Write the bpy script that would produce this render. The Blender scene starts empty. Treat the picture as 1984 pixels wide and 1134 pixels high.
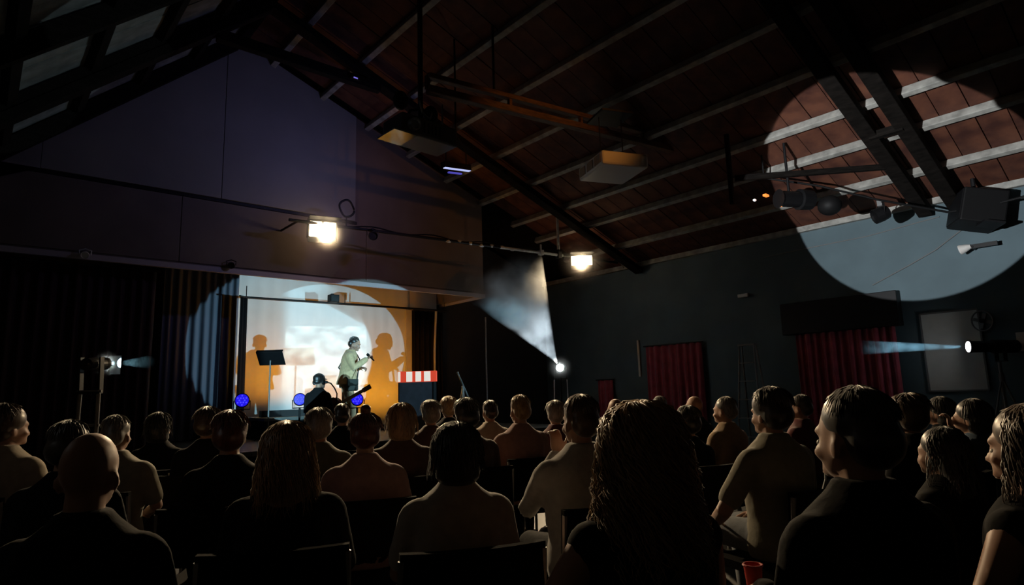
import bpy, math, random
import numpy as np
from mathutils import Vector, Matrix, Quaternion
random.seed(7)
rng = np.random.default_rng(7)
sc = bpy.context.scene
col = sc.collection

# ------------------------------------------------------------------ camera, world, exposure
FPX = 1200.0
YAW, PITCH, ROLL = math.radians(41), math.atan(193 / 1200), math.radians(1.7)
CAM = Vector((0, 0, 1.25))
FWD = Vector((math.sin(YAW) * math.cos(PITCH), math.cos(YAW) * math.cos(PITCH), math.sin(PITCH)))
R0 = Vector((math.cos(YAW), -math.sin(YAW), 0))
U0 = R0.cross(FWD)
RGT = R0 * math.cos(ROLL) - U0 * math.sin(ROLL)
UPV = U0 * math.cos(ROLL) + R0 * math.sin(ROLL)
cd = bpy.data.cameras.new('camera')
cam = bpy.data.objects.new('camera', cd)
col.objects.link(cam)
cd.sensor_width = 36
cd.lens = 36 * FPX / 1984
cd.clip_start = 0.02
cam.matrix_world = Matrix(((RGT.x, UPV.x, -FWD.x, CAM.x), (RGT.y, UPV.y, -FWD.y, CAM.y), (RGT.z, UPV.z, -FWD.z, CAM.z), (0, 0, 0, 1)))
sc.camera = cam

w = bpy.data.worlds.new('world')
sc.world = w
w.use_nodes = True
w.node_tree.nodes['Background'].inputs[0].default_value = (0.0, 0.0, 0.0, 1)
w.node_tree.nodes['Background'].inputs[1].default_value = 0.0
sc.view_settings.view_transform = 'Standard'
sc.view_settings.look = 'None'
sc.view_settings.exposure = 0.0
sc.view_settings.gamma = 1.0
sc.view_settings.use_curve_mapping = False
sc.cycles.volume_step_rate = 1.0

# power of the room's lamps (each lamp is built with its fixture below)
P_SPOT_A = 3300      # follow spot on tripod by the right wall, throws the disc on the drape and backdrop
P_SPOT_B = 1380      # follow spot on the left stand
P_SPOT_C = 340      # lamp on stand with smoke in its beam
P_SPOT_D = 4300      # moving head out of frame, disc on right wall and roof
P_SPOT_E = 700       # moving head out of frame, patches on left roof
P_ORANGE = 8.0       # per metre of orange floor batten
P_GEL = 150          # orange gel par lamp overhead
FLOOD_EMIT = 6
FLOOD_THROW = 2500
FLOOD_WALL_FILL = 4.5  # added light behind each flood that warms the bulkhead
BLUE_BAR = 6.5


def at(x, y, X=None, Y=None, Z=None, d=None):
    v = FWD + RGT * ((x - 992) / FPX) - UPV * ((y - 567) / FPX)
    if X is not None: t = X / v.x
    elif Y is not None: t = Y / v.y
    elif Z is not None: t = (Z - CAM.z) / v.z
    else: t = d
    return CAM + v * t


# ------------------------------------------------------------------ materials
MATS = {}


def mat(name, color, rough=0.6, metal=0.0, emit=None, strength=0.0, var=0.0, scale=8.0, bump=0.0, sheen=0.0, spec=0.5, stretch=(1, 1, 1), color2=None):
    if name in MATS: return MATS[name]
    m = bpy.data.materials.new(name)
    m.use_nodes = True
    nt = m.node_tree
    b = nt.nodes['Principled BSDF']
    b.inputs['Base Color'].default_value = (*color, 1)
    b.inputs['Roughness'].default_value = rough
    b.inputs['Metallic'].default_value = metal
    b.inputs['Specular IOR Level'].default_value = spec
    if sheen:
        b.inputs['Sheen Weight'].default_value = sheen
        b.inputs['Sheen Roughness'].default_value = 0.4
    if emit:
        b.inputs['Emission Color'].default_value = (*emit, 1)
        b.inputs['Emission Strength'].default_value = strength
    if var or bump or color2:
        tc = nt.nodes.new('ShaderNodeTexCoord')
        mp = nt.nodes.new('ShaderNodeMapping')
        mp.inputs['Scale'].default_value = stretch
        nz = nt.nodes.new('ShaderNodeTexNoise')
        nz.inputs['Scale'].default_value = scale
        nz.inputs['Detail'].default_value = 6
        nt.links.new(tc.outputs['Object'], mp.inputs[0])
        nt.links.new(mp.outputs[0], nz.inputs['Vector'])
        if var or color2:
            cr = nt.nodes.new('ShaderNodeValToRGB')
            cr.color_ramp.elements[0].position = 0.35
            cr.color_ramp.elements[1].position = 0.68
            c2 = color2 or tuple(min(1, c * (1 + var)) for c in color)
            c1 = tuple(c * (1 - var) for c in color)
            cr.color_ramp.elements[0].color = (*c1, 1)
            cr.color_ramp.elements[1].color = (*c2, 1)
            nt.links.new(nz.outputs['Fac'], cr.inputs[0])
            nt.links.new(cr.outputs[0], b.inputs['Base Color'])
        if bump:
            bp = nt.nodes.new('ShaderNodeBump')
            bp.inputs['Strength'].default_value = bump
            bp.inputs['Distance'].default_value = 0.02
            nt.links.new(nz.outputs['Fac'], bp.inputs['Height'])
            nt.links.new(bp.outputs[0], b.inputs['Normal'])
    MATS[name] = m
    return m


def volume_mat(name, density, color, scale, lo, hi, detail=4, ramp=((0, 1), (.45, 1), (1, 0))):
    m = bpy.data.materials.new(name)
    m.use_nodes = True
    nt = m.node_tree
    nt.nodes.remove(nt.nodes['Principled BSDF'])
    out = nt.nodes['Material Output']
    v = nt.nodes.new('ShaderNodeVolumePrincipled')
    v.inputs['Color'].default_value = (*color, 1)
    v.inputs['Anisotropy'].default_value = 0.0
    tc = nt.nodes.new('ShaderNodeTexCoord')
    nz = nt.nodes.new('ShaderNodeTexNoise')
    nz.inputs['Scale'].default_value = scale
    nz.inputs['Detail'].default_value = detail
    mr = nt.nodes.new('ShaderNodeMapRange')
    mr.inputs['From Min'].default_value = lo
    mr.inputs['From Max'].default_value = hi
    mr.inputs['To Min'].default_value = 0
    mr.inputs['To Max'].default_value = density
    nt.links.new(tc.outputs['Object'], nz.inputs['Vector'])
    nt.links.new(nz.outputs['Fac'], mr.inputs['Value'])
    # density ramp along local z evens the beam brightness and fades the far end
    sp = nt.nodes.new('ShaderNodeSeparateXYZ')
    nt.links.new(tc.outputs['Generated'], sp.inputs[0])
    r2 = nt.nodes.new('ShaderNodeValToRGB')
    el = r2.color_ramp.elements
    while len(el) < len(ramp): el.new(.5)
    for e_, (p_, v_) in zip(el, ramp):
        e_.position = p_
        e_.color = (v_, v_, v_, 1)
    nt.links.new(sp.outputs['Z'], r2.inputs['Fac'])
    mu = nt.nodes.new('ShaderNodeMath')
    mu.operation = 'MULTIPLY'
    nt.links.new(mr.outputs[0], mu.inputs[0])
    nt.links.new(r2.outputs[0], mu.inputs[1])
    nt.links.new(mu.outputs[0], v.inputs['Density'])
    nt.links.new(v.outputs[0], out.inputs['Volume'])
    return m


BLACK = mat('black_metal', (0.007, 0.007, 0.008), 0.5, 0.0, spec=.25)
BLACKP = mat('black_plastic', (0.007, 0.007, 0.0075), 0.6, spec=.2)
STEEL = mat('bare_steel', (0.45, 0.46, 0.47), 0.35, 0.9, var=0.15, scale=30)
GALV = mat('galvanised_brightened', (0.62, 0.65, 0.65), 0.4, 0.2, var=0.15, scale=20)  # toned up so sleeves and wraps look lit by a lamp
DARKWOOD = mat('dark_stained_timber', (0.008, 0.0065, 0.0055), 0.85, spec=.1, var=0.4, scale=6, stretch=(1, 1, 6), bump=0.3)
BEAMW = mat('brown_timber', (0.10, 0.05, 0.03), 0.65, var=0.4, scale=5, stretch=(1, 6, 6), bump=0.3)
PURLIN = mat('white_painted_timber', (0.30, 0.295, 0.27), 0.6, var=0.3, scale=7, bump=0.4)
ROOFB = mat('red_brown_roof_board', (0.095, 0.024, 0.014), 0.75, var=0.5, scale=3.5, bump=0.3, color2=(0.125, 0.042, 0.021))
PALEWALL = mat('pale_blue_grey_paint', (0.085, 0.128, 0.148), 0.8, var=0.08, scale=2, bump=0.05)
DARKWALL = mat('black_paint', (0.022, 0.021, 0.021), 0.8, var=0.2, scale=2)
GREYWALL = mat('grey_plasterboard', (0.20, 0.195, 0.19), 0.8, var=0.07, scale=1.5, bump=0.05)
BROWNWALL = mat('brown_grey_board', (0.13, 0.105, 0.095), 0.8, var=0.12, scale=2, bump=0.05)
CREAM = mat('cream_paint', (0.62, 0.55, 0.46), 0.7, var=0.06, scale=3)
WHITESHEET = mat('white_backdrop', (0.74, 0.74, 0.73), 0.8, var=0.03, scale=3, bump=0.05)
FLOORM = mat('dark_floor', (0.012, 0.011, 0.010), 0.5, var=0.3, scale=4)
STAGEM = mat('stage_boards', (0.05, 0.05, 0.045), 0.5, var=0.3, scale=5)
REDVELVET = mat('red_velvet', (0.36, 0.055, 0.085), 0.8, sheen=0.4, var=0.2, scale=6)
NAVYDRAPE = mat('navy_black_drape', (0.10, 0.11, 0.15), 0.8, sheen=0.2)
BLACKDRAPE = mat('black_drape', (0.010, 0.008, 0.009), 0.9, spec=.1)
WHITEPL = mat('white_plastic', (0.62, 0.6, 0.57), 0.5)
GREYPL = mat('grey_plastic', (0.16, 0.16, 0.16), 0.5)
CHAIRF = mat('black_fabric', (0.006, 0.0055, 0.006), 0.95, spec=.08)


# ------------------------------------------------------------------ mesh building
class MB:
    def __init__(self):
        self.v, self.f, self.n = [], [], 0

    def add(self, v, f):
        v = np.asarray(v, float).reshape(-1, 3)
        self.v.append(v)
        for q in f: self.f.append([i + self.n for i in q])
        self.n += len(v)
        return self

    def box(self, c, s, rot=None):
        h = np.array(s) / 2
        v = np.array([[x, y, z] for x in (-1, 1) for y in (-1, 1) for z in (-1, 1)]) * h
        if rot is not None: v = v @ np.array(rot).T
        return self.add(v + np.array(c), [(0, 1, 3, 2), (4, 6, 7, 5), (0, 4, 5, 1), (2, 3, 7, 6), (0, 2, 6, 4), (1, 5, 7, 3)])

    def bbox(self, lo, hi):
        lo, hi = np.array(lo), np.array(hi)
        return self.box((lo + hi) / 2, hi - lo)

    def beam(self, a, b, wd, ht, up=(0, 0, 1)):
        a, b = Vector(a), Vector(b)
        z = (b - a).normalized()
        x = Vector(up).cross(z)
        if x.length < 1e-4: x = Vector((1, 0, 0))
        x.normalize()
        y = z.cross(x)
        return self.box((a + b) / 2, (wd, ht, (b - a).length), Matrix((x, y, z)).transposed())

    def path(self, pts, rad, seg=8, cap=True, flat=1.0):
        pts = np.asarray([tuple(p) for p in pts], float)
        n = len(pts)
        if np.isscalar(rad): rad = [rad] * n
        t = np.gradient(pts, axis=0)
        t /= np.linalg.norm(t, axis=1, keepdims=True) + 1e-9
        ref = np.array([0, 0, 1.0]) if abs(t[0][2]) < 0.9 else np.array([0, 1.0, 0])
        ring = []
        x = np.cross(ref, t[0]); x /= np.linalg.norm(x)
        ang = np.linspace(0, 2 * np.pi, seg, endpoint=False)
        for i in range(n):
            x = x - t[i] * (x @ t[i]); x /= np.linalg.norm(x) + 1e-9
            y = np.cross(t[i], x)
            ring.append(pts[i] + rad[i] * (np.cos(ang)[:, None] * x + flat * np.sin(ang)[:, None] * y))
        v = np.concatenate(ring)
        f = []
        for i in range(n - 1):
            for k in range(seg):
                a, b = i * seg + k, i * seg + (k + 1) % seg
                f.append((a, b, b + seg, a + seg))
        if cap:
            f.append(tuple(range(seg - 1, -1, -1)))
            f.append(tuple(range((n - 1) * seg, n * seg)))
        return self.add(v, f)

    def tube(self, a, b, r0, r1=None, seg=12):
        return self.path([a, b], [r0, r0 if r1 is None else r1], seg)

    def capsule(self, pts, rad, seg=10):
        pts = [np.array(tuple(p), float) for p in pts]
        rad = list(rad)
        d0 = pts[0] - pts[1]; d0 /= np.linalg.norm(d0)
        d1 = pts[-1] - pts[-2]; d1 /= np.linalg.norm(d1)
        P = [pts[0] + d0 * rad[0] * .95, pts[0] + d0 * rad[0] * .6] + pts + [pts[-1] + d1 * rad[-1] * .6, pts[-1] + d1 * rad[-1] * .95]
        R = [rad[0] * .3, rad[0] * .8] + rad + [rad[-1] * .8, rad[-1] * .3]
        return self.path(P, R, seg)

    def ellipsoid(self, c, r, rot=None, seg=14, rings=9):
        v, f = [], []
        for i in range(1, rings):
            th = math.pi * i / rings
            for k in range(seg):
                ph = 2 * math.pi * k / seg
                v.append((math.sin(th) * math.cos(ph), math.sin(th) * math.sin(ph), math.cos(th)))
        v += [(0, 0, 1), (0, 0, -1)]
        for i in range(rings - 2):
            for k in range(seg):
                a, b = i * seg + k, i * seg + (k + 1) % seg
                f.append((a, a + seg, b + seg, b))
        T, B = (rings - 1) * seg, (rings - 1) * seg + 1
        for k in range(seg):
            f.append((T, k, (k + 1) % seg))
            f.append((B, (rings - 2) * seg + (k + 1) % seg, (rings - 2) * seg + k))
        v = np.array(v) * np.array(r)
        if rot is not None: v = v @ np.array(rot).T
        return self.add(v + np.array(tuple(c)), f)

    def loft(self, rings, seg=20):
        # rings: (x, y, z, half width, half depth), superellipse section
        v, f = [], []
        for (x, y, z, a, b) in rings:
            for k in range(seg):
                t = 2 * math.pi * k / seg
                c, s = math.cos(t), math.sin(t)
                v.append((x + a * math.copysign(abs(c) ** .8, c), y + b * math.copysign(abs(s) ** .8, s), z))
        n = len(rings)
        for i in range(n - 1):
            for k in range(seg):
                p, q = i * seg + k, i * seg + (k + 1) % seg
                f.append((p, q, q + seg, p + seg))
        f.append(tuple(range(seg - 1, -1, -1)))
        f.append(tuple(range((n - 1) * seg, n * seg)))
        return self.add(v, f)

    def lathe(self, a, b, prof, seg=20):
        # prof: (t along a->b in metres, radius)
        a, b = Vector(a), Vector(b)
        d = (b - a).normalized()
        x = d.cross(Vector((0, 0, 1)))
        if x.length < 1e-3: x = Vector((1, 0, 0))
        x.normalize()
        y = d.cross(x)
        v, f = [], []
        for t, r in prof:
            for k in range(seg):
                q = 2 * math.pi * k / seg
                v.append(tuple(a + d * t + (x * math.cos(q) + y * math.sin(q)) * max(r, 1e-4)))
        n = len(prof)
        for i in range(n - 1):
            for k in range(seg):
                p, q = i * seg + k, i * seg + (k + 1) % seg
                f.append((p, q, q + seg, p + seg))
        f.append(tuple(range(seg - 1, -1, -1)))
        f.append(tuple(range((n - 1) * seg, n * seg)))
        return self.add(v, f)

    def arrays(self):
        return np.concatenate(self.v), self.f

    def mesh(self, name, off=(0, 0, 0), smooth=False):
        v, f = self.arrays()
        m = bpy.data.meshes.new(name)
        m.from_pydata((v - np.array(tuple(off))).tolist(), [], f)
        m.validate()
        if smooth: m.polygons.foreach_set('use_smooth', [True] * len(m.polygons))
        m.update()
        return m

    def build(self, name, material, parent=None, smooth=False, world=True, bevel=0.0):
        off = (0, 0, 0)
        if parent is not None and world:
            r = parent
            while r.parent: r = r.parent
            off = tuple(r.location)
        m = self.mesh(name, off, smooth)
        m.materials.append(material)
        o = bpy.data.objects.new(name, m)
        col.objects.link(o)
        if parent is not None: o.parent = parent
        if bevel:
            md = o.modifiers.new('bevel', 'BEVEL')
            md.width = bevel
            md.segments = 2
        return o


def tag(o, label=None, cat=None, group=None, kind=None):
    if label: o['label'] = label
    if cat: o['category'] = cat
    if group: o['group'] = group
    if kind: o['kind'] = kind
    return o


def thing(name, label, cat, loc=(0, 0, 0), rz=0.0, group=None, kind=None):
    o = bpy.data.objects.new(name, None)
    col.objects.link(o)
    o.location = loc
    o.rotation_euler = (0, 0, rz)
    o.empty_display_size = 0.1
    return tag(o, label, cat, group, kind)


def lamp(kind, name, parent, pos, target, power, color, angle=None, size=0.01, blend=0.0, spread=None, sx=None, sy=None):
    l = bpy.data.lights.new(name, kind)
    l.energy = power
    l.color = color
    if kind == 'SPOT':
        l.spot_size = angle
        l.spot_blend = blend
        l.shadow_soft_size = size
    elif kind == 'POINT':
        l.shadow_soft_size = size
    elif kind == 'AREA':
        l.shape = 'RECTANGLE'
        l.size, l.size_y = sx, sy
        if spread: l.spread = spread
    o = bpy.data.objects.new(name, l)
    col.objects.link(o)
    off = Vector((0, 0, 0))
    if parent is not None:
        r = parent
        while r.parent: r = r.parent
        off = r.location
        o.parent = parent
    o.location = Vector(pos) - off
    if target is not None:
        o.rotation_euler = (Vector(target) - Vector(pos)).to_track_quat('-Z', 'Y').to_euler()
    return o


# ------------------------------------------------------------------ room shell
XL, XR, YB, YF = -1.2, 11.4, -5.0, 11.8
EAVE, RIDGE, XRG = 4.10, 7.26, 2.9
SLR, SLL = (RIDGE - EAVE) / (XR - XRG), 0.9
BULK_Y, BULK_Z, BULK_X = 10.17, 3.28, 8.04


def roof_z(x):
    return RIDGE - (SLR * (x - XRG) if x > XRG else SLL * (XRG - x))


def struct(name, mb, m, label, parent=None, smooth=False):
    o = mb.build(name, m, parent, smooth)
    if parent is None: tag(o, label, None, None, 'structure')
    return o


fl = struct('floor', MB().bbox((XL - .2, YB - .2, -0.1), (XR + .2, YF + .2, 0)), FLOORM, 'dark hall floor under the audience chairs')
tag(fl, cat='floor')
wl = struct('wall_left', MB().bbox((XL - .2, YB, 0), (XL, YF, roof_z(XL))), DARKWALL, 'dark side wall of the hall beyond the left edge')
tag(wl, cat='wall')
wr = struct('wall_right', MB().bbox((XR, YB, 0), (XR + .2, YF, EAVE)), PALEWALL, 'pale blue grey side wall lit by a round spotlight disc')
tag(wr, cat='wall')


def gable(y0, y1, x0=XL, x1=XR, z0=0.0):
    pts = [(x0, z0), (x1, z0), (x1, roof_z(x1))]
    if x0 < XRG < x1: pts.append((XRG, RIDGE))
    pts.append((x0, roof_z(x0)))
    n = len(pts)
    v = [(x, y0, z) for x, z in pts] + [(x, y1, z) for x, z in pts]
    f = [tuple(range(n)), tuple(range(2 * n - 1, n - 1, -1))]
    for i in range(n):
        j = (i + 1) % n
        f.append((i, i + n, j + n, j))
    return MB().add(v, f)


wf = struct('wall_front', gable(YF, YF + .2), DARKWALL, 'black painted end wall around and behind the stage')
tag(wf, cat='wall')
wb = struct('wall_back', gable(YB - .2, YB), DARKWALL, 'dark rear wall behind the audience')
tag(wb, cat='wall')
# bulkhead over the stage opening
bk = struct('wall_bulkhead', gable(BULK_Y, BULK_Y + .12, XL + .002, BULK_X, BULK_Z), BROWNWALL, 'brown grey bulkhead wall hanging above the stage opening')
tag(bk, cat='wall')


def wallpanel(name, x0, x1, zb, zt, y, t, m, parent):
    # a board on the bulkhead whose top follows the roof if zt is None
    xs = sorted({x0, x1} | ({XRG} if x0 < XRG < x1 else set()))
    top = [(x, (roof_z(x) - .02) if zt is None else zt) for x in reversed(xs)]
    pts = [(x0, zb), (x1, zb)] + top
    n = len(pts)
    v = [(x, y - t, z) for x, z in pts] + [(x, y, z) for x, z in pts]
    f = [tuple(range(n)), tuple(range(2 * n - 1, n - 1, -1))] + [(i, i + n, (i + 1) % n + n, (i + 1) % n) for i in range(n)]
    return MB().add(v, f).build(name, m, parent, bevel=0.006)


wq = struct('wall_return', MB().add([(x, y, z) for x in (BULK_X - .12, BULK_X) for y in (BULK_Y + .121, YF - .002) for z in (BULK_Z, roof_z(BULK_X))], [(0, 1, 3, 2), (4, 6, 7, 5), (0, 4, 5, 1), (2, 3, 7, 6), (0, 2, 6, 4), (1, 5, 7, 3)]), BROWNWALL, 'short return wall closing the right end of bulkhead')
tag(wq, cat='wall')
xs = [-1.15, 0.45, 2.75, 5.06]
for a, b in zip(xs[:-1], xs[1:]):
    wallpanel('panel', a + .004, b - .004, 4.42, None, BULK_Y, .05, GREYWALL, bk)
for a, b in zip([-1.15, 2.2, 5.3], [2.2, 5.3, 8.03]):
    wallpanel('panel', a + .004, b - .004, 3.34, 4.36, BULK_Y, .02, BROWNWALL, bk)
MB().bbox((XL, BULK_Y - .03, 4.365), (5.1, BULK_Y, 4.412)).build('joint_strip', BLACK, bk)
t1 = struct('trim_1', MB().bbox((XL, BULK_Y - .035, BULK_Z - .05), (BULK_X + .02, BULK_Y + .02, BULK_Z + .03)), mat('soffit_trim', (0.36, 0.32, 0.34), .5), 'pale trim along the bottom edge of the bulkhead')
tag(t1, cat='trim')
t2 = struct('trim_2', MB().bbox((BULK_X - .03, BULK_Y + .03, BULK_Z - .05), (BULK_X + .02, YF - .01, BULK_Z + .03)), MATS['soffit_trim'], 'pale trim returning from the bulkhead corner to the wall')
tag(t2, cat='trim')
# cornice along the top of the side wall
t3 = struct('trim_3', MB().bbox((XR - .10, YB, EAVE - .10), (XR, BULK_Y + 1.6, EAVE + .0)), PURLIN, 'cream wall plate where roof meets the lit wall')
tag(t3, cat='trim')

# roof: deck, one board per strip, purlins
dk = MB()
dk.add([(XL, YB, roof_z(XL) + .10), (XRG, YB, RIDGE + .10), (XRG, YF, RIDGE + .10), (XL, YF, roof_z(XL) + .10)], [(0, 1, 2, 3)])
dk.add([(XRG, YB, RIDGE + .10), (XR, YB, EAVE + .10), (XR, YF, EAVE + .10), (XRG, YF, RIDGE + .10)], [(0, 1, 2, 3)])
ce = struct('ceiling', dk, DARKWOOD, 'dark pitched roof with boards between painted purlins')
tag(ce, cat='ceiling')
bw = 0.34
Lr, Ll = (XR - XRG), (XRG - XL)


LEFTB = mat('grey_roof_lining', (.16, .175, .175), .8, var=.3, scale=4, bump=.3)


def board_mesh(x0, x1, m_):
    z0, z1 = roof_z(x0), roof_z(x1)
    v = [(x, y, z + dz) for (x, z) in ((x0, z0), (x1, z1)) for y in (0.006, bw - .006) for dz in (0, .05)]
    m = MB().add(v, [(0, 1, 3, 2), (4, 6, 7, 5), (0, 4, 5, 1), (2, 3, 7, 6), (0, 2, 6, 4), (1, 5, 7, 3)]).mesh('roof_board')
    m.materials.append(m_)
    return m


bmr, bml = board_mesh(XRG, XR, ROOFB), board_mesh(XRG, XL, LEFTB)
nb = int((BULK_Y - YB) / bw)
for i in range(nb):
    for me in (bmr, bml):
        o = bpy.data.objects.new('roof_board', me)
        col.objects.link(o)
        o.parent = ce
        o.location = (0, YB + i * bw, 0.012 * ((i * 37) % 5) / 5)
for x in (10.55, 9.62, 8.9, 8.0, 7.1, 6.2, 5.3, 4.4, 3.5, 2.2, 1.5, .78, .04, -.65):
    ang = math.atan(SLR) if x > XRG else -math.atan(SLL)
    rot = Matrix.Rotation(ang, 3, 'Y')
    dark = x < XRG
    MB().box((x, (YB + BULK_Y) / 2, roof_z(x) - .065), (.12 if dark else .09, BULK_Y - YB - .02, .12), rot).build('purlin', DARKWOOD if dark else PURLIN, ce, bevel=.008)
for y in (3.9, 5.4, 6.95, 8.52, 9.95):
    MB().beam((XRG - .1, y, RIDGE - .24), (XL + .06, y, roof_z(XL + .06) - .19), .2, .1, up=(0, 1, 0)).build('rafter', DARKWOOD, ce)
MB().box((XRG, (YB + BULK_Y) / 2, RIDGE - .10), (.12, BULK_Y - YB - .02, .2)).build('ridge_beam', DARKWOOD, ce)


def truss(y, label, double=False, tie=None, collar=None):
    t = thing('roof_truss', label, 'roof truss', (XRG, y, 4.0), 0, 'timber roof trusses')
    off = (0, .42) if double else (0,)
    for dy in off:
        for s in (-1, 1):
            a = (XRG, y + dy, RIDGE - .28)
            xe = 11.3 if s > 0 else -1.05
            b = (xe, y + dy, roof_z(xe) - .26)
            MB().beam(a, b, .14 if double else .12, .20, up=(0, 1, 0)).build('rafter', DARKWOOD, t, bevel=.01)
    if tie is not None:
        MB().bbox((XL + .06, y - .07, tie - .1), (XR - .06, y + .07, tie + .1)).build('tie_beam', BEAMW, t, bevel=.01)
    if collar is not None:
        xa, xb = XRG - (RIDGE - .35 - collar) / SLL, XRG + (RIDGE - .35 - collar) / SLR
        MB().bbox((xa, y - .06, collar - .08), (xb, y + .06, collar + .08)).build('collar_beam', DARKWOOD, t, bevel=.01)
    return t


tr1 = truss(2.46, 'dark double rafter truss crossing the lit roof boards', double=True)
MB().beam((9.2, 2.46, roof_z(9.2) - .3), (9.2, 2.88, roof_z(9.2) - .3), .1, .1).build('spacer', DARKWOOD, tr1)
tr2 = truss(8.55, 'dark truss with collar beam just before the bulkhead wall', collar=6.25)
tr3 = truss(-1.6, 'dark rafter truss overhead near the rear of the hall', collar=6.25)
# vertical and diagonal braces of the lit truss seen against the boards
MB().beam((8.45, 4.6, roof_z(8.45) - .14), (8.45, 4.6, 3.95), .05, .06).build('post', DARKWOOD, tr1)
MB().beam((8.5, 4.55, 4.35), (9.9, 2.95, roof_z(9.9) - .3), .06, .08).build('brace', DARKWOOD, tr1)

# tie beam with the orange glow, carries the ceiling projectors
tb = thing('tie_beam', 'brown timber tie beam carrying the hung white box', 'beam', (6.1, 6.1, 5.2), 0)
p1, p2 = Vector((4.2, 6.40, 5.2)), Vector((9.2, 5.58, 5.2))
MB().beam(p1, p2, .12, .10).build('lower_chord', BEAMW, tb, bevel=.01)
MB().beam(p1 + Vector((0, 0, .19)), p2 + Vector((0, 0, .19)), .10, .07).build('upper_chord', BEAMW, tb, bevel=.01)
for t in (0.0, .25, .5, .75, 1.0):
    q = p1.lerp(p2, t)
    MB().beam(q, q + Vector((0, 0, .19)), .05, .05, up=(0, 1, 0)).build('web', BEAMW, tb)
for t in (.2, .8):
    q = p1.lerp(p2, t)
    MB().tube(q + Vector((0, 0, .2)), (q.x, q.y, roof_z(q.x) + .02), .018).build('hanger', BLACK, tb)


# ------------------------------------------------------------------ stage
stg = thing('stage_platform', 'low dark stage platform in front of the white backdrop', 'stage', (5.3, 10, 0))
for i in range(13):
    x = 2.25 + i * .5
    MB().bbox((x + .003, 8.3, .54), (x + .497, YF - .01, .6)).build('plank', STAGEM, stg)
MB().bbox((2.3, 8.36, 0), (8.7, YF - .02, .535)).build('skirt', BLACKDRAPE, stg)
rs = thing('stage_riser', 'grey topped riser at the backdrop under the left shadow', 'riser', (4.0, 11, .6))
MB().bbox((3.62, 10.35, .90), (4.75, 11.68, .95)).build('top_board', mat('riser_grey', (.16, .17, .16), .6, var=.2), rs)
MB().bbox((3.65, 10.38, .602), (4.72, 11.66, .898)).build('front_panel', BLACK, rs)

bd = thing('backdrop', 'white stage backdrop lit by overlapping spotlight discs', 'backdrop', (5.2, 11.78, .6))
W = MB()
nx, nz_ = 60, 4
vv, ff = [], []
for i in range(nx + 1):
    x = 3.0 + (7.19 - 3.0) * i / nx
    for k in range(nz_ + 1):
        z = .61 + (4.4 - .61) * k / nz_
        vv.append((x, 11.74 + .006 * math.sin(i * 1.7) + .004 * math.sin(i * .6 + k), z))
for i in range(nx):
    for k in range(nz_):
        a = i * (nz_ + 1) + k
        ff.append((a, a + nz_ + 1, a + nz_ + 2, a + 1))
sheet = MB().add(vv, ff).build('cloth', WHITESHEET, bd, smooth=True)
sm = sheet.modifiers.new('solid', 'SOLIDIFY'); sm.thickness = .006
MB().bbox((3.0, 11.72, .605), (7.19, 11.76, .63)).build('weight_bar', WHITEPL, bd)
cw = tag(MB().bbox((7.2, 11.76, 3.12), (BULK_X - .125, YF - .002, 4.4)).build('cream_board', CREAM), 'cream board high on the wall glowing orange beside backdrop', 'board')


def drape(name, label, a, b, z0, z1, m, folds, amp, group=None, cat='curtain', rod=True):
    a, b = Vector(a), Vector(b)
    t = thing(name, label, cat, ((a.x + b.x) / 2, (a.y + b.y) / 2, z0), 0, group)
    d = (b - a); L = d.length; d.normalize()
    nrm = Vector((-d.y, d.x, 0))
    n = folds * 10
    vv, ff = [], []
    for i in range(n + 1):
        u = i / n
        ph = u * folds * 2 * math.pi + .9 * math.sin(u * 7.3)
        for k in range(5):
            s = k / 4
            off = amp * (0.6 + .4 * (1 - s)) * math.sin(ph) + amp * .35 * math.sin(ph * .37 + s)
            p = a + d * (u * L) + nrm * off
            vv.append((p.x, p.y, z0 + (z1 - z0) * s))
    for i in range(n):
        for k in range(4):
            q = i * 5 + k
            ff.append((q, q + 5, q + 6, q + 1))
    o = MB().add(vv, ff).build('cloth', m, t, smooth=True)
    s = o.modifiers.new('solid', 'SOLIDIFY'); s.thickness = .008
    if rod:
        MB().tube(a - d * .05 + Vector((0, 0, z1 - a.z + .01)), b + d * .05 + Vector((0, 0, z1 - b.z + .01)), .015).build('rod', BLACK, t)
    return t


drape('stage_leg_curtain', 'navy stage leg curtain catching the edge of spotlight', (2.3, 11.5, 0.62), (3.5, 11.5, 0.62), .62, 4.2, NAVYDRAPE, 9, .03)
drape('stage_leg_curtain', 'black wing curtain edge standing beside white backdrop', (3.45, 11.2, 0.62), (3.60, 11.32, 0.62), .62, 3.04, BLACKDRAPE, 3, .02)
drape('stage_leg_curtain', 'black curtain between orange wall strip and slim pale post', (7.26, 11.62, .62), (8.0, 11.62, .62), .62, 3.08, BLACKDRAPE, 6, .04)
drape('side_curtain', 'dark red black curtain filling wall left of stage', (-1.1, 10.55, 0), (2.0, 10.55, 0), 0.02, 3.22, mat('dark_maroon', (.035, .012, .012), .85), 22, .05)
st = tag(MB().bbox((7.08, 11.70, .61), (7.22, 11.735, 3.10)).build('wall_strip', CREAM), 'cream strip of wall lit orange beside the black curtain', 'board')

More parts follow.
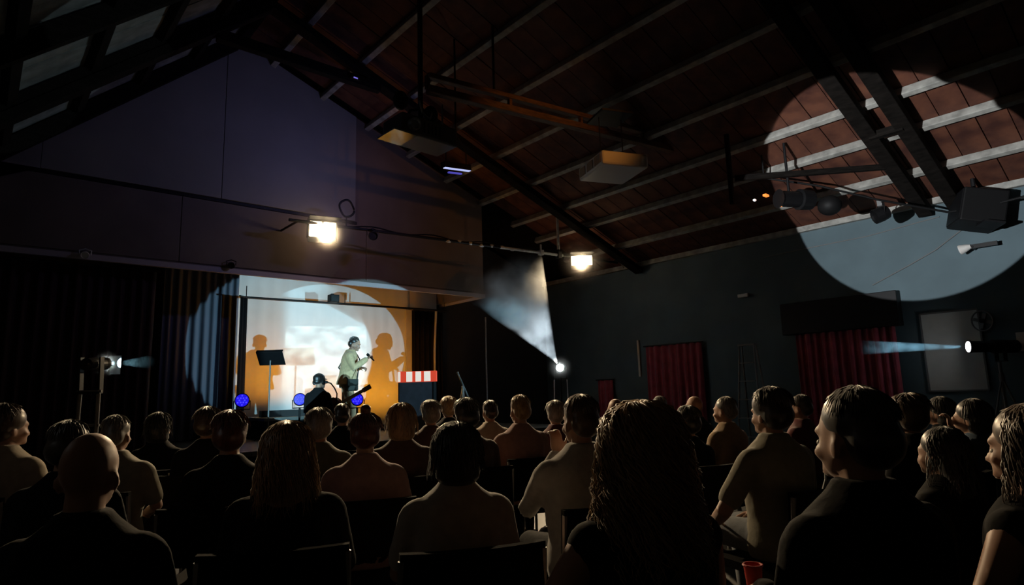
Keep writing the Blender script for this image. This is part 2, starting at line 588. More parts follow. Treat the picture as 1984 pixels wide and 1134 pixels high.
pp = thing('stage_pipe', 'black horizontal pipe across the top of the backdrop', 'pipe', (5.6, 11.4, 3.08))
MB().tube((3.5, 11.42, 3.07), (8.0, 11.42, 3.10), .022).build('bar', BLACK, pp)
for x in (3.6, 5.5, 7.9):
    MB().tube((x, 11.42, 3.08), (x, 11.42, BULK_Z), .008).build('hanger', BLACK, pp)
sp_ = thing('stage_speaker', 'small black box clamped on the pipe above backdrop', 'speaker', (5.3, 11.36, 3.05))
c = at(646, 579, Y=11.33)
MB().box(c, (.19, .14, .15)).build('body', BLACKP, sp_, bevel=.012)
MB().box(c + Vector((0, -.075, 0)), (.16, .012, .12)).build('grille', BLACK, sp_)
MB().box(c + Vector((0, .05, .06)), (.05, .06, .09)).build('clamp', BLACK, sp_)
ps = tag(MB().path([at(845, 600, Y=11.55), at(842, 680, Y=11.55), Vector((at(842, 680, Y=11.55).x, 11.55, .6))], .025, 10).build('slim_post', CREAM), 'slim pale post at the end of black curtain', 'post')
pq = tag(MB().tube((*at(941, 640, Y=11.3).xy, 0.0), (*at(941, 640, Y=11.3).xy, 3.0), .02).build('slim_post', STEEL), 'thin dark pole against the black wall past stage', 'post')


# ------------------------------------------------------------------ lighting fixtures
def basis(d):
    d = Vector(d).normalized()
    x = d.cross(Vector((0, 0, 1))).normalized()
    return d, x, x.cross(d)


def fixture_head(t, pos, target, L=.42, r=.09, lens=(1, 1, 1), strength=0.0, lens_front=0.0):
    d, x, u = basis(Vector(target) - Vector(pos))
    pos = Vector(pos)
    b = MB().lathe(pos - d * L, pos, [(0, r * .55), (.03, r * .9), (L * .55, r), (L * .56, r * .8), (L - .02, r * .85), (L, r * .98), (L + .02, r * .98)])
    body = b.build('body', BLACK, t, smooth=False)
    for s in (-1, 1):
        MB().box(pos - d * (L * .6) + x * s * (r + .02) - Vector((0, 0, .08)), (.012, .05, .26), Matrix((x, d, u)).transposed()).build('yoke_arm', BLACK, t)
    MB().box(pos - d * (L * .6) - Vector((0, 0, .21)), (2 * r + .06, .05, .015), Matrix((x, d, u)).transposed()).build('yoke_base', BLACK, t)
    nm = 'lens_%d' % int(strength * 10 + lens[0] * 1000)
    lm = mat(nm, (.1, .1, .1), .1, emit=lens, strength=strength)
    le = MB().ellipsoid(pos + d * (.012 + lens_front), (r * .82, r * .82, .03), Vector((0, 0, 1)).rotation_difference(d).to_matrix())
    le.build('lens', lm, body, smooth=True)
    return d, x, u


def tripod(t, base, top, spread=.42, h=.5, m=BLACK):
    base = Vector(base)
    MB().tube(base + Vector((0, 0, .12)), (base.x, base.y, top), .02).build('pole', m, t)
    MB().tube(base + Vector((0, 0, h - .06)), base + Vector((0, 0, h + .06)), .035).build('collar', m, t)
    for k in range(3):
        a = k * 2.0944 + .4
        MB().tube(base + Vector((0, 0, h)), base + Vector((spread * math.cos(a), spread * math.sin(a), .012)), .014).build('leg', m, t)


def beam_haze(name, label, pos, d, r0, r1, L, m):
    # a body of haze shaped as the light beam itself: lathe along local z so the density can thin out along it
    prof = [(0, r0), (L * .33, r0 + (r1 - r0) * .33), (L * .66, r0 + (r1 - r0) * .66), (L, r1)]
    b = MB().path([(0, 0, p) for p, _ in prof], [r for _, r in prof], 20)
    o = b.build(name, m, None, smooth=True)
    o.location = pos
    o.rotation_euler = Vector((0, 0, 1)).rotation_difference(Vector(d)).to_euler()
    return tag(o, label, 'haze', None, 'stuff')


COOL = (0.42, 0.82, 1.0)
# A: follow spot on a tripod by the pale board, right of frame
posA = at(1879, 672, d=9.0)
tgtA = at(560, 682, Y=11.75)
tA = thing('follow_spot', 'black follow spot on tripod before the pale wall board', 'stage light', (posA.x + .25, posA.y - .3, 0))
dA, xA, uA = fixture_head(tA, posA, tgtA, .62, .10, (1, 1, 1), 22)
tripod(tA, (posA.x + .18, posA.y - .28, 0), posA.z - .24, .40, 1.25, GREYPL)
lamp('SPOT', 'beam', tA, posA + dA * .07, tgtA, P_SPOT_A, COOL, math.radians(16.0), .02, .03)
beam_haze('light_haze', 'pale blue haze glowing in front of the follow spot', posA + dA * .12, dA, .025, .11, 1.30, volume_mat('haze_A', .17, (.8, .9, 1), 6, .30, .66, 4, ((0, .10), (.3, .22), (.65, .8), (1, 0))))

# B: follow spot on the left stand
posB = at(201, 705, d=4.75)
tgtB = at(614, 690, Y=11.75)
tB = thing('follow_spot', 'small bright follow spot on twin pole stand at dark left', 'stage light', (posB.x, posB.y, 0))
dB, xB, uB = fixture_head(tB, posB, tgtB, .26, .05, (.85, 1, 1), 60)
bc = posB - dB * .16
for s in (-1, 1):
    o_ = Vector((R0.x, R0.y, 0)) * s * .085
    MB().tube((bc.x + o_.x, bc.y + o_.y, 0), (bc.x + o_.x * .8, bc.y + o_.y * .8, bc.z - .19), .014).build('pole', GREYPL, tB)
for z in (.3, .7, 1.1, bc.z - .20):
    MB().tube((bc.x - R0.x * .09, bc.y - R0.y * .09, z), (bc.x + R0.x * .09, bc.y + R0.y * .09, z), .010).build('rung', GREYPL, tB)
MB().box((bc.x, bc.y, .015), (.55, .4, .03)).build('base_plate', BLACK, tB)
lamp('SPOT', 'beam', tB, posB + dB * .06, tgtB, P_SPOT_B, COOL, math.radians(21.5), .004, .02)
# shutter blade that gives the disc its straight left edge
edge = at(553, 690, Y=11.74)
ed = (Vector((edge.x, edge.y, 0)) - Vector(((posB + dB * .06).x, (posB + dB * .06).y, 0))).normalized()
sd = Vector((-ed.y, ed.x, 0))
q = posB + dB * .06 + ed * .22
MB().beam(q + sd * .002 + Vector((0, 0, -.07)), q + sd * .002 + Vector((0, 0, .07)), .002, .002).build('shutter_edge', BLACK, tB)
MB().box(q + sd * .04, (.078, .002, .15), Matrix((sd, ed, Vector((0, 0, 1)))).transposed()).build('shutter_blade', BLACK, tB)
MB().tube(posB + sd * .05, q + sd * .06, .005).build('shutter_arm', BLACK, tB)
beam_haze('light_haze', 'short pale beam in the air beside left follow spot', posB + dB * .30, dB, .02, .06, .42, volume_mat('haze_B', .06, (.9, 1, 1), 6, .3, .7, 4, ((0, .4), (.4, .7), (1, 0))))

# C: lamp on a stand at the far side with a plume of stage smoke in its beam
posC = at(1085, 713, d=12.6)
endC = at(984, 548, d=11.6)
tC = thing('stand_light', 'bright lamp on pole stand beneath the glowing smoke plume', 'stage light', (posC.x, posC.y, 0))
dC, xC, uC = basis(endC - posC)
toC = (CAM - posC).normalized()
fixture_head(tC, posC, posC + toC * 3 + Vector((0, 0, .3)), .25, .10, (.85, .97, 1), 40)
tripod(tC, (posC.x - toC.x * .15, posC.y - toC.y * .15, 0), posC.z - .2, .35, .6)
for s in (-1, 1):
    MB().tube((posC.x + R0.x * s * .16, posC.y + R0.y * s * .16, 0), (posC.x + R0.x * s * .13, posC.y + R0.y * s * .13, posC.z - .24), .012).build('pole', STEEL, tC)
LC = (endC - posC).length
apexC = posC + dC * .22
halfC = math.radians(19.5)
lamp('SPOT', 'beam', tC, posC + dC * .12, endC, P_SPOT_C, (.82, .94, 1.0), 2 * halfC, .01, .25)
beam_haze('smoke_plume', 'fan of white stage smoke rising in lamp light', apexC, dC, .035, .035 + math.tan(halfC) * (LC * 0.98), LC * 0.98, volume_mat('smoke', 8.5, (.9, .95, 1), 2.4, .36, .68, 6, ((0, .012), (.2, .07), (.55, .6), (.75, .55), (1, 0))))

# D and E: moving heads out of the frame that throw the disc on the right wall and patches on the left roof
for nm, pos, tgt, pw, ang, lab in (
        ('D', Vector((-.6, 3.0, 1.75)), at(1766, 358, X=11.4), P_SPOT_D, 18, 'moving head light on stand beyond the left edge'),
        ('E', Vector((9.6, -2.6, 1.9)), None, P_SPOT_E, 9.5, 'moving head light on stand behind the right audience')):
    if tgt is None:
        tgt = Vector((.62, 8.15, 5.2))
    tt = thing('moving_head', lab, 'stage light', (pos.x, pos.y, 0))
    dd, _, _ = fixture_head(tt, pos, tgt, .35, .09, (1, 1, 1), 5)
    tripod(tt, (pos.x - dd.x * .2, pos.y - dd.y * .2, 0), pos.z - .2, .4, .5)
    lamp('SPOT', 'beam', tt, pos + dd * .07, tgt, pw, (.95, .98, 1.0) if nm == 'D' else (.75, .95, 1.0), math.radians(ang), .02, .02)

# orange floor battens in front of the backdrop
for x0, x1, y, z, lab in ((3.72, 4.68, 10.85, .952, 'low black light batten on riser washing backdrop orange'), (4.85, 5.95, 10.8, .602, 'low black light batten behind actor washing backdrop orange'), (6.0, 7.15, 10.8, .602, 'low black light batten at right foot of backdrop')):
    wt_ = thing('floor_batten', lab, 'stage light', ((x0 + x1) / 2, y, z), 0, 'orange floor battens')
    MB().bbox((x0, y - .07, z), (x1, y - .05, z + .11)).build('back_shield', BLACK, wt_)
    MB().bbox((x0, y - .05, z), (x1, y + .05, z + .03)).build('tray', BLACK, wt_)
    for xx in (x0, x1 - .02):
        MB().bbox((xx, y - .05, z + .03), (xx + .02, y + .05, z + .11)).build('end_plate', BLACK, wt_)
    n = 6
    for q in range(n):
        xc = x0 + (q + .5) * (x1 - x0) / n
        MB().lathe((xc, y - .02, z + .035), (xc, y + .03, z + .085), [(0, .02), (.03, .04), (.05, .045)]).build('lamp_cup', mat('gel_cup', (.5, .2, .05), .4, emit=(1, .4, .05), strength=1.0), wt_)
    lamp('AREA', 'orange_wash', wt_, ((x0 + x1) / 2, y + .02, z + .12), ((x0 + x1) / 2, 11.74, z + 2.1), P_ORANGE * (x1 - x0), (1.0, .38, .02), sx=x1 - x0 - .05, sy=.06, spread=math.radians(130))

# lighting bar across the front of the bulkhead
lb0, lb1 = at(560, 416, Y=9.42), at(1195, 497, Y=8.7)
lb0.z = lb1.z = 4.04
bar = thing('lighting_bar', 'scaffold lighting bar with cables spanning before the bulkhead', 'lighting bar', lb0.lerp(lb1, .5))
MB().tube(lb0, lb1, .026).build('pipe', BLACK, bar)
MB().tube(lb0.lerp(lb1, .56), lb0.lerp(lb1, .78), .029).build('painted_lit_sleeve', GALV, bar)  # pale sleeve puts lamp light into the colour of this stretch
for t in np.linspace(.40, .60, 7):
    q = lb0.lerp(lb1, t)
    MB().ellipsoid(q + Vector((0, 0, .01 * math.sin(t * 60))), (.07, .03, .033), seg=8, rings=6).build('tape_wrap', GALV, bar, smooth=True)
cab = [lb0.lerp(lb1, t) + Vector((0, 0, .035 + .03 * math.sin(t * 40))) for t in np.linspace(.05, .97, 40)]
MB().path(cab, .012, 6).build('cable', BLACKP, bar)
MB().path([lb1 + Vector((-.12, .0, .03)), lb1 + Vector((.05, 0, .05)), lb1 + Vector((.16, 0, -.02)), lb1 + Vector((.22, 0, -.10))], .014, 6).build('cable_tail', GREYPL, bar)
hp = lb0.lerp(lb1, .765)
MB().path([hp, hp + Vector((0, 0, 1.1)), (hp.x, hp.y, roof_z(hp.x) - .01)], .022, 8).build('drop_pole', BLACK, bar)
MB().tube(hp + Vector((0, 0, .12)), hp + Vector((0, 0, .92)), .03).build('painted_lit_pole', GALV, bar)  # pale sleeve stands in for lamp light falling on the pole
MB().box(hp, (.10, .10, .14)).build('clamp', BLACK, bar)
cq = lb0.lerp(lb1, .70)
MB().box(cq, (.09, .09, .10)).build('clamp', GALV, bar)
MB().tube(cq, cq + Vector((0, 0, .17)), .018).build('clamp_bolt', GALV, bar)
lq = lb0.lerp(lb1, .02)
MB().tube(lq, (lq.x, BULK_Y - .04, lq.z), .018).build('wall_arm', BLACK, bar)


def flood(name, label, c, group, wd=.42, ht=.25):
    t = thing(name, label, 'flood light', c, 0, group)
    d, x, u = basis(Vector((CAM.x + 1.5, CAM.y, 2.0)) - c)
    Rm = Matrix((x, d, u)).transposed()
    MB().box(c - d * .07, (wd + .05, .10, ht + .04), Rm).build('housing', BLACK, t, bevel=.01)
    cm = mat('flood_cell', (1, .9, .7), .3, emit=(1.0, .78, .48), strength=FLOOD_EMIT)
    for s in (-1, 1):
        MB().box(c + x * s * wd * .26, (wd * .47, .03, ht), Rm).build('lamp_cell', cm, t, bevel=.012)
    MB().box(c + d * .13 + u * (ht / 2 + .045), (wd + .06, .36, .006), Rm @ Matrix.Rotation(.12, 3, 'X')).build('barn_door', BLACK, t)  # top door lengthened to keep the cell light off the roof
    MB().box(c + d * .03 - u * (ht / 2 + .05), (wd + .04, .14, .006), Rm @ Matrix.Rotation(-.7, 3, 'X')).build('barn_door', BLACK, t)
    MB().tube(c - d * .1 + u * .15, Vector((c.x, c.y + .02, 4.04)) - d * .1, .014).build('bracket', BLACK, t)
    lamp('SPOT', 'throw', t, c + d * .05, Vector((2.9, 3.6, .7)), FLOOD_THROW, (1.0, .74, .44), math.radians(54), .10, .6)
    lamp('POINT', 'added_wall_fill', t, c - d * .30 - u * .02, None, FLOOD_WALL_FILL, (1.0, .66, .40), size=.05)  # added point light warming the wall behind; the housing has no vents
    return t


c1 = at(625, 445, Y=9.36)
c2 = at(1127, 505, Y=8.66)
HALO = bpy.data.materials.new('added_halo_haze')  # haze balls added around the lamps to make their halos
HALO.use_nodes = True
hn = HALO.node_tree
hn.nodes.remove(hn.nodes['Principled BSDF'])
hv = hn.nodes.new('ShaderNodeVolumePrincipled')
hv.inputs['Color'].default_value = (1, .95, .9, 1)
ht_ = hn.nodes.new('ShaderNodeTexCoord')
hm = hn.nodes.new('ShaderNodeMapping')
hm.inputs['Scale'].default_value = (1 / .6, 1 / .6, 1 / .6)
hg = hn.nodes.new('ShaderNodeTexGradient')
hg.gradient_type = 'QUADRATIC_SPHERE'
hx = hn.nodes.new('ShaderNodeMath')
hx.operation = 'MULTIPLY'
hx.inputs[1].default_value = 3.0
hn.links.new(ht_.outputs['Object'], hm.inputs[0])
hn.links.new(hm.outputs[0], hg.inputs[0])
hn.links.new(hg.outputs['Fac'], hx.inputs[0])
hn.links.new(hx.outputs[0], hv.inputs['Density'])
hn.links.new(hv.outputs[0], hn.nodes['Material Output'].inputs['Volume'])
for c_, lab in ((c1, 'added haze ball giving flood light above the stage a halo'), (c2, 'added haze ball giving flood at far bar end a halo')):
    hz_ = MB().ellipsoid((0, 0, 0), (.6, .6, .6), seg=24, rings=16).build('light_haze', HALO, None, smooth=True)
    hz_.location = c_ + Vector((0, -.05, 0))
    tag(hz_, lab, 'haze', None, 'stuff')
for c_, r_, lab in ((posC, .30, 'added haze ball giving stand lamp under plume a halo'), (posB + dB * .03, .11, 'added haze ball giving the left follow spot a halo')):
    hz_ = MB().ellipsoid((0, 0, 0), (.6, .6, .6), seg=24, rings=16).build('light_haze', HALO, None, smooth=True)
    hz_.scale = (r_ / .6,) * 3
    hz_.location = c_
    tag(hz_, lab, 'haze', None, 'stuff')
flood('flood_light', 'blazing warm twin flood light above the stage', c1, 'twin flood lights')
flood('flood_light', 'blazing warm twin flood light at the far bar end', c2, 'twin flood lights', .44, .20)


def par_can(name, label, c, d, r=.09, L=.2, top=None, m=BLACK, group='small par lamps'):
    c = Vector(c)
    t = thing(name, label, 'stage light', c, 0, group)
    d, x, u = basis(d)
    MB().lathe(c - d * L / 2, c + d * L / 2, [(0, r * .5), (.02, r * .85), (L * .5, r), (L, r), (L + .001, r * .9), (L - .03, r * .85), (L - .03, .001)]).build('can', m, t)
    MB().path([c + x * (r + .015), c + x * (r + .02) + Vector((0, 0, r * 1.2)), c + Vector((0, 0, r * 1.7)), c - x * (r + .02) + Vector((0, 0, r * 1.2)), c - x * (r + .015)], .008, 6).build('yoke', m, t)
    if top is not None:
        MB().tube(c + Vector((0, 0, r * 1.65)), (c.x, c.y, top), .012).build('hanger', m, t)
    return t


ca = at(722, 457, Y=9.2)
par_can('par_lamp', 'dim small par lamp hanging under bar beside warm flood', ca, (-.3, -1, -.3), .075, .16, 4.03)
cb = at(672, 404, Y=9.3)
rg = thing('cable_loop', 'dark coiled cable loop on bar above the warm flood', 'cable', cb)
MB().path([cb + Vector((.13 * math.cos(a), .02 * math.sin(a * 3), .14 * math.sin(a))) for a in np.linspace(0, 6.1, 28)], .018, 6).build('coil', BLACKP, rg)
MB().tube(cb + Vector((0, 0, -.14)), (cb.x, cb.y + .02, 4.04), .01).build('tie', BLACKP, rg)
# small lamps on the soffit edge
for (x, y), lab in (((165, 494), 'tiny white lamp on the soffit edge at far left'), ((448, 514), 'small black par lamp on soffit edge beside stage')):
    p = at(x, y, Y=BULK_Y - .1)
    pt = par_can('par_lamp', lab, p, (-.2, -1, -.4), .05, .1, None, WHITEPL if x < 300 else BLACK)
    MB().tube(p, (p.x, BULK_Y - .03, p.z + .02), .012).build('mount_arm', BLACK, pt)

# ------------------------------------------------------------------ ceiling hung boxes
# video projector hung from the ridge side (seen from below, lens at its left end)
k = at(805, 262, d=8.2)
vp = thing('ceiling_projector', 'dark ceiling video projector hung on pole, orange lit end', 'projector', k)
fx = (at(872, 262, d=8.75) - at(730, 262, d=7.9)).normalized()
fx.z = 0; fx.normalize()
fy = Vector((-fx.y, fx.x, 0))
Rp = Matrix((fx, fy, Vector((0, 0, 1)))).transposed()
cA = at(815, 262, d=8.2)
MB().box(cA, (.88, .46, .26), Rp).build('body', mat('projector_grey', (.075, .07, .065), .45), vp, bevel=.025)
MB().lathe(cA - fx * .30 - fy * .22 - Vector((0, 0, .02)), cA - fx * .30 - fy * .40 - Vector((0, 0, .05)), [(0, .07), (.05, .08), (.12, .075), (.12, .06), (.10, .05), (.10, .001)]).build('lens', STEEL, vp)
for i in range(5):
    MB().box(cA - fx * (.1 - i * .06) - fy * .232 + Vector((0, 0, .0)), (.02, .006, .14), Rp).build('vent_slat', BLACK, vp)
MB().tube(cA + Vector((0, 0, .12)), (cA.x, cA.y, roof_z(cA.x) - .05), .035).build('drop_pole', BLACK, vp)
for s in (-1, 1):
    MB().path([cA + fx * s * .25 + Vector((0, 0, .12)), cA + fx * s * .16 + Vector((0, 0, .30)), cA + Vector((0, 0, .36))], .02, 8).build('mount_arm', BLACK, vp)
MB().path([cA - fx * .05 + Vector((0, -.05, .45)), cA - fx * .02 + Vector((0, -.08, .28)), cA + fx * .10 + Vector((0, -.08, .22)), cA + fx * .16 + Vector((0, -.04, .34))], .016, 6).build('cable', STEEL, vp)
for s, hh in ((-.28, .42), (.20, .36)):
    MB().ellipsoid(cA + fx * s + fy * .05 + Vector((0, 0, hh)), (.10, .10, .13), seg=12, rings=8).build('counterweight', BLACKP, vp, smooth=True)
tubex = cA + fx * .36 + Vector((0, 0, .12))
MB().tube(tubex, tubex + Vector((0, 0, .42)), .012).build('stay_rod', STEEL, vp)
# glassy cover plate under the lens end
MB().box(cA - fx * .40 - fy * .06 - Vector((0, 0, .15)), (.34, .40, .02), Rp).build('mirror_plate', mat('glass_plate', (.30, .36, .36), .08, .6), vp)

# white flat box hung from the tie beam
bx = at(1187, 326, d=8.9)
wbx = thing('ceiling_box', 'white flat ceiling unit with side grilles hung from beam', 'ceiling unit', bx)
az = math.radians(-22)
gx, gy = Vector((math.cos(az), math.sin(az), 0)), Vector((-math.sin(az), math.cos(az), 0))
Rb = Matrix((gx, gy, Vector((0, 0, 1)))).transposed()
MB().box(bx, (.72, .76, .20), Rb).build('body', WHITEPL, wbx, bevel=.03)
for i in range(3):
    MB().box(bx - gx * .362 + gy * (-.24 + .24 * i), (.012, .18, .12), Rb).build('grille', mat('grille_tan', (.30, .22, .16), .6), wbx)
for s in (-1, 1):
    q = bx + gx * .18 * s + Vector((0, 0, .08))
    MB().tube(q, (q.x, q.y, 5.16), .008).build('hanger_rod', BLACK, wbx)
MB().box((bx.x, bx.y, 5.15), (.5, .5, .03), Rb).build('mount_plate', BLACK, wbx)
lens_p = bx - gx * .37 - gy * .0 + Vector((0, 0, -.02))

# blue white led bar
lq = at(884, 323, d=8.9)
lbx = thing('led_bar', 'slim led bar glowing blue white under the dark projector', 'stage light', lq)
ld = (at(917, 326, d=9.2) - at(852, 317, d=8.7)).normalized()
ls = ld.cross(Vector((0, 0, 1))).normalized()
Rl = Matrix((ld, ls, ld.cross(ls))).transposed()
MB().box(lq, (.52, .10, .09), Rl).build('housing', BLACK, lbx, bevel=.01)
MB().box(lq + Vector((0, 0, -.045)) + ls * .02, (.50, .05, .018), Rl).build('light_strip', mat('led_strip', (.5, .5, .6), .3, emit=(.42, .48, .80), strength=1.1), lbx)
MB().box(lq + Vector((0, 0, -.09)) - ls * .03, (.26, .03, .02), Rl).build('blue_strip', mat('led_blue', (.1, .1, .6), .3, emit=(.16, .14, .9), strength=.35), lbx)
for s in (-1, 1):
    MB().path([lq + ld * .2 * s, lq + ld * .2 * s + Vector((0, 0, .25)), lq + Vector((0, 0, .5))], .01, 6).build('hanger', BLACK, lbx)
MB().tube(lq + Vector((0, 0, .48)), (lq.x, lq.y, roof_z(lq.x) - .02), .014).build('hanger', BLACK, lbx)
lamp('AREA', 'blue_wash', lbx, lq + Vector((-.05, .15, -.02)), at(560, 330, Y=BULK_Y), BLUE_BAR, (.40, .40, 1.0), sx=.4, sy=.05, spread=math.radians(110))
# tiny violet indicator at the wall beam
iv = at(688, 152, Y=8.45)
ind = thing('indicator_lamp', 'tiny violet lamp strip on the dark beam above bulkhead', 'lamp', iv)
MB().box(iv, (.16, .04, .035)).build('housing', BLACK, ind)
MB().box(iv + Vector((0, -.022, 0)), (.07, .006, .02)).build('light_strip', mat('violet', (.1, .1, .3), .3, emit=(.25, .2, .9), strength=.7), ind)
MB().tube(iv, (iv.x, 8.55, 6.2), .012).build('bracket', BLACK, ind)

# ------------------------------------------------------------------ right truss rig
# cable rail with a hanging par lamp
ra, rb_, rc = at(1585, 360, d=9.6), at(1835, 411, d=9.2), at(1984, 381, d=8.6)
rail = thing('cable_rail', 'black cable rail drooping across the lit wall', 'cable rail', rb_)
pts = [at(1480, 345, d=9.8), ra, at(1700, 387, d=9.4), rb_, at(1900, 402, d=9.0), rc, at(2100, 345, d=8.2)]
MB().path(pts, .017, 8).build('cable', BLACKP, rail)
MB().tube(pts[0], (pts[0].x, pts[0].y, roof_z(pts[0].x) - .05), .012).build('hanger', BLACK, rail)
MB().tube(pts[-1], (pts[-1].x, pts[-1].y, roof_z(pts[-1].x) - .05), .012).build('hanger', BLACK, rail)
cpar = at(1708, 415, d=9.4)
pc = par_can('par_lamp', 'black par lamp hanging on the cable against lit wall', cpar, (-.7, .9, -.4), .115, .22, None)
MB().box(cpar + Vector((0, 0, .17)), (.07, .07, .09)).build('clamp', GREYPL, pc)
# black loudspeaker at the foot of the rafters
ks = at(1893, 408, d=9.15)
sbx = thing('loudspeaker', 'large black loudspeaker box at the rafter foot', 'speaker', ks)
sa = math.radians(30)
sx_, sy_ = Vector((math.cos(sa), math.sin(sa), 0)), Vector((-math.sin(sa), math.cos(sa), 0))
Rs = Matrix((sx_, sy_, Vector((0, 0, 1)))).transposed() @ Matrix.Rotation(.25, 3, 'X')
MB().box(ks, (.62, .55, .50), Rs).build('cabinet', BLACKP, sbx, bevel=.02)
MB().box(ks + Rs @ Vector((0, .28, 0)), (.56, .012, .44), Rs).build('grille', BLACK, sbx)
MB().box(ks + Rs @ Vector((-.30, -.1, -.27)), (.35, .25, .03), Rs).build('bracket_plate', BLACK, sbx)
MB().tube(ks + Vector((0, 0, .2)), (ks.x, ks.y, roof_z(ks.x) - .05), .03).build('hanger', BLACK, sbx)
# orange gel lamp
ob = at(1600, 402, d=9.3)
od = at(1505, 385, d=9.3)
oth = thing('gel_spotlight', 'black spotlight with orange gel on the roof truss', 'stage light', ob)
MB().lathe(od + Vector((.55, -.30, 0)), od + Vector((.05, -.03, 0)), [(0, .08), (.05, .15), (.25, .16), (.26, .12), (.56, .12), (.6, .14)]).build('body', BLACK, oth)
MB().ellipsoid(ob + Vector((.02, -.05, .02)), (.17, .17, .15), seg=14, rings=9).build('lamp_house', BLACKP, oth, smooth=True)
gel = mat('orange_gel', (.4, .1, .02), .4, emit=(1, .28, .05), strength=1.2)
MB().box(at(1484, 379, d=9.3), (.10, .05, .03)).build('gel_frame', gel, oth)
MB().box(at(1512, 392, d=9.3), (.03, .03, .14)).build('gel_edge', gel, oth)
MB().tube(od + Vector((.2, -.1, .1)), (od.x + .2, od.y - .1, roof_z(od.x + .2) - .05), .02).build('hanger', BLACK, oth)
lamp('POINT', 'gel_glow', oth, at(1484, 383, d=9.15), None, .6, (1.0, .36, .06), size=.03)
ov = thing('overhead_gel_lamp', 'orange gel par lamp hung above the frame top', 'stage light', (5.6, 1.2, 5.3))
og, ot = Vector((5.6, 1.2, 5.3)), Vector((6.0, 6.2, 4.85))
od_ = (ot - og).normalized()
MB().lathe(og - od_ * .2, og + od_ * .1, [(0, .06), (.04, .10), (.15, .11), (.30, .11), (.302, .10), (.27, .095), (.27, .001)]).build('can', BLACK, ov)
MB().tube(og + Vector((0, 0, .08)), (og.x, og.y, roof_z(og.x) - .02), .016).build('hanger', BLACK, ov)
lamp('SPOT', 'orange_beam', ov, og + od_ * .14, ot, P_GEL, (1.0, .36, .06), math.radians(32), .04, .8)
MB().ellipsoid(at(1462, 388, d=9.3), (.035, .025, .02), seg=8, rings=6).build('pilot_lamp', mat('pilot', (.8, .8, .8), .3, emit=(1, 1, 1), strength=.35), oth)

# ------------------------------------------------------------------ right wall
def wallbox(x0, y0, x1, y1, t=.02):
    a, b = at(x0, y0, X=XR), at(x1, y1, X=XR)
    return (XR - t, min(a.y, b.y), min(a.z, b.z)), (XR - .001, max(a.y, b.y), max(a.z, b.z))


def door_curtain(x0, x1, ytop, label, folds, m=REDVELVET):
    a, b = at(x0, ytop, X=XR - .12), at(x1, ytop, X=XR - .12)
    z1 = (a.z + b.z) / 2
    return drape('door_curtain', label, (XR - .12, a.y, 0), (XR - .12, b.y, 0), .02, z1, m, folds, .045, 'red door curtains')


door_curtain(1250, 1358, 668, 'narrow red velvet door curtain nearer the stage', 8)
door_curtain(1540, 1735, 641, 'wide red velvet door curtain under black header', 12)
door_curtain(1158, 1186, 737, 'slim strip of red curtain low beside stand lamp', 3)
lo, hi = wallbox(1520, 592, 1752, 631, .2)
hd = tag(MB().bbox(lo, hi).build('curtain_header', BLACK, bevel=.01), 'black box header above the wide red curtain', 'pelmet')
lo, hi = wallbox(1236, 660, 1244, 730, .05)
tag(MB().bbox(lo, hi).build('wall_strip', CREAM, bevel=.005), 'slim pale upright strip beside narrow red curtain', 'strip')
lo, hi = wallbox(1783, 610, 1918, 756, .03)
pb = thing('wall_board', 'large pale blank board on the wall behind follow spot', 'board', ((lo[0] + hi[0]) / 2, (lo[1] + hi[1]) / 2, lo[2]))
MB().bbox(lo, hi).build('panel', mat('board_white', (.55, .55, .52), .5, var=.08, scale=3), pb, bevel=.006)
for yy in (lo[1], hi[1]):
    MB().bbox((lo[0] - .008, yy - .012, lo[2]), (hi[0], yy + .012, hi[2])).build('frame', GREYPL, pb)
for zz in (lo[2], hi[2]):
    MB().bbox((lo[0] - .008, lo[1], zz - .012), (hi[0], hi[1], zz + .012)).build('frame', GREYPL, pb)
lo, hi = wallbox(1968, 645, 1995, 680, .03)
tag(MB().bbox(lo, hi).build('wall_notice', WHITEPL, bevel=.004), 'small pale notice on wall past the follow spot', 'notice')
# round fan on the board corner
fn = at(1903, 622, X=XR - .12)
ft = thing('wall_fan', 'dark round wall fan overlapping the pale board corner', 'fan', fn)
MB().path([fn + Vector((0, .13 * math.cos(a), .15 * math.sin(a))) for a in np.linspace(0, 6.2832, 25)], .012, 6).build('guard_ring', GREYPL, ft)
for i in range(4):
    a = i * math.pi / 2 + .3
    MB().box(fn + Vector((.02, .06 * math.cos(a), .06 * math.sin(a))), (.012, .11, .05), Matrix.Rotation(a, 3, 'X')).build('blade', GREYPL, ft)
MB().tube(fn + Vector((-.03, 0, 0)), (XR - .002, fn.y, fn.z), .035).build('motor', BLACK, ft)
# white wall lamp with black arm
wl_ = at(1874, 480, X=XR - .25)
wt = thing('wall_lamp', 'small white wall lamp with black arm inside lit disc', 'wall lamp', wl_)
MB().lathe(wl_ + Vector((0, .10, -.02)), wl_ + Vector((0, -.08, .02)), [(0, .07), (.02, .075), (.10, .05), (.15, .03)]).build('shade', WHITEPL, wt)
MB().box(wl_ + Vector((.05, -.2, .01)), (.05, .32, .06)).build('arm', BLACK, wt)
MB().tube(wl_ + Vector((.0, -.05, 0)), (XR - .002, wl_.y - .05, wl_.z), .02).build('mount', BLACK, wt)
for (x, y), lab in (((1440, 573), 'small dim emergency lamp on dark wall toward stage'), ((1667, 578), 'small dim strip lamp above black curtain header')):
    p = at(x, y, X=XR - .05)
    e = thing('wall_lamp', lab, 'wall lamp', p)
    MB().box(p, (.06, .22, .07)).build('housing', WHITEPL, e, bevel=.012)
    MB().box(p + Vector((.035, 0, .0)), (.03, .1, .05)).build('mount', GREYPL, e)
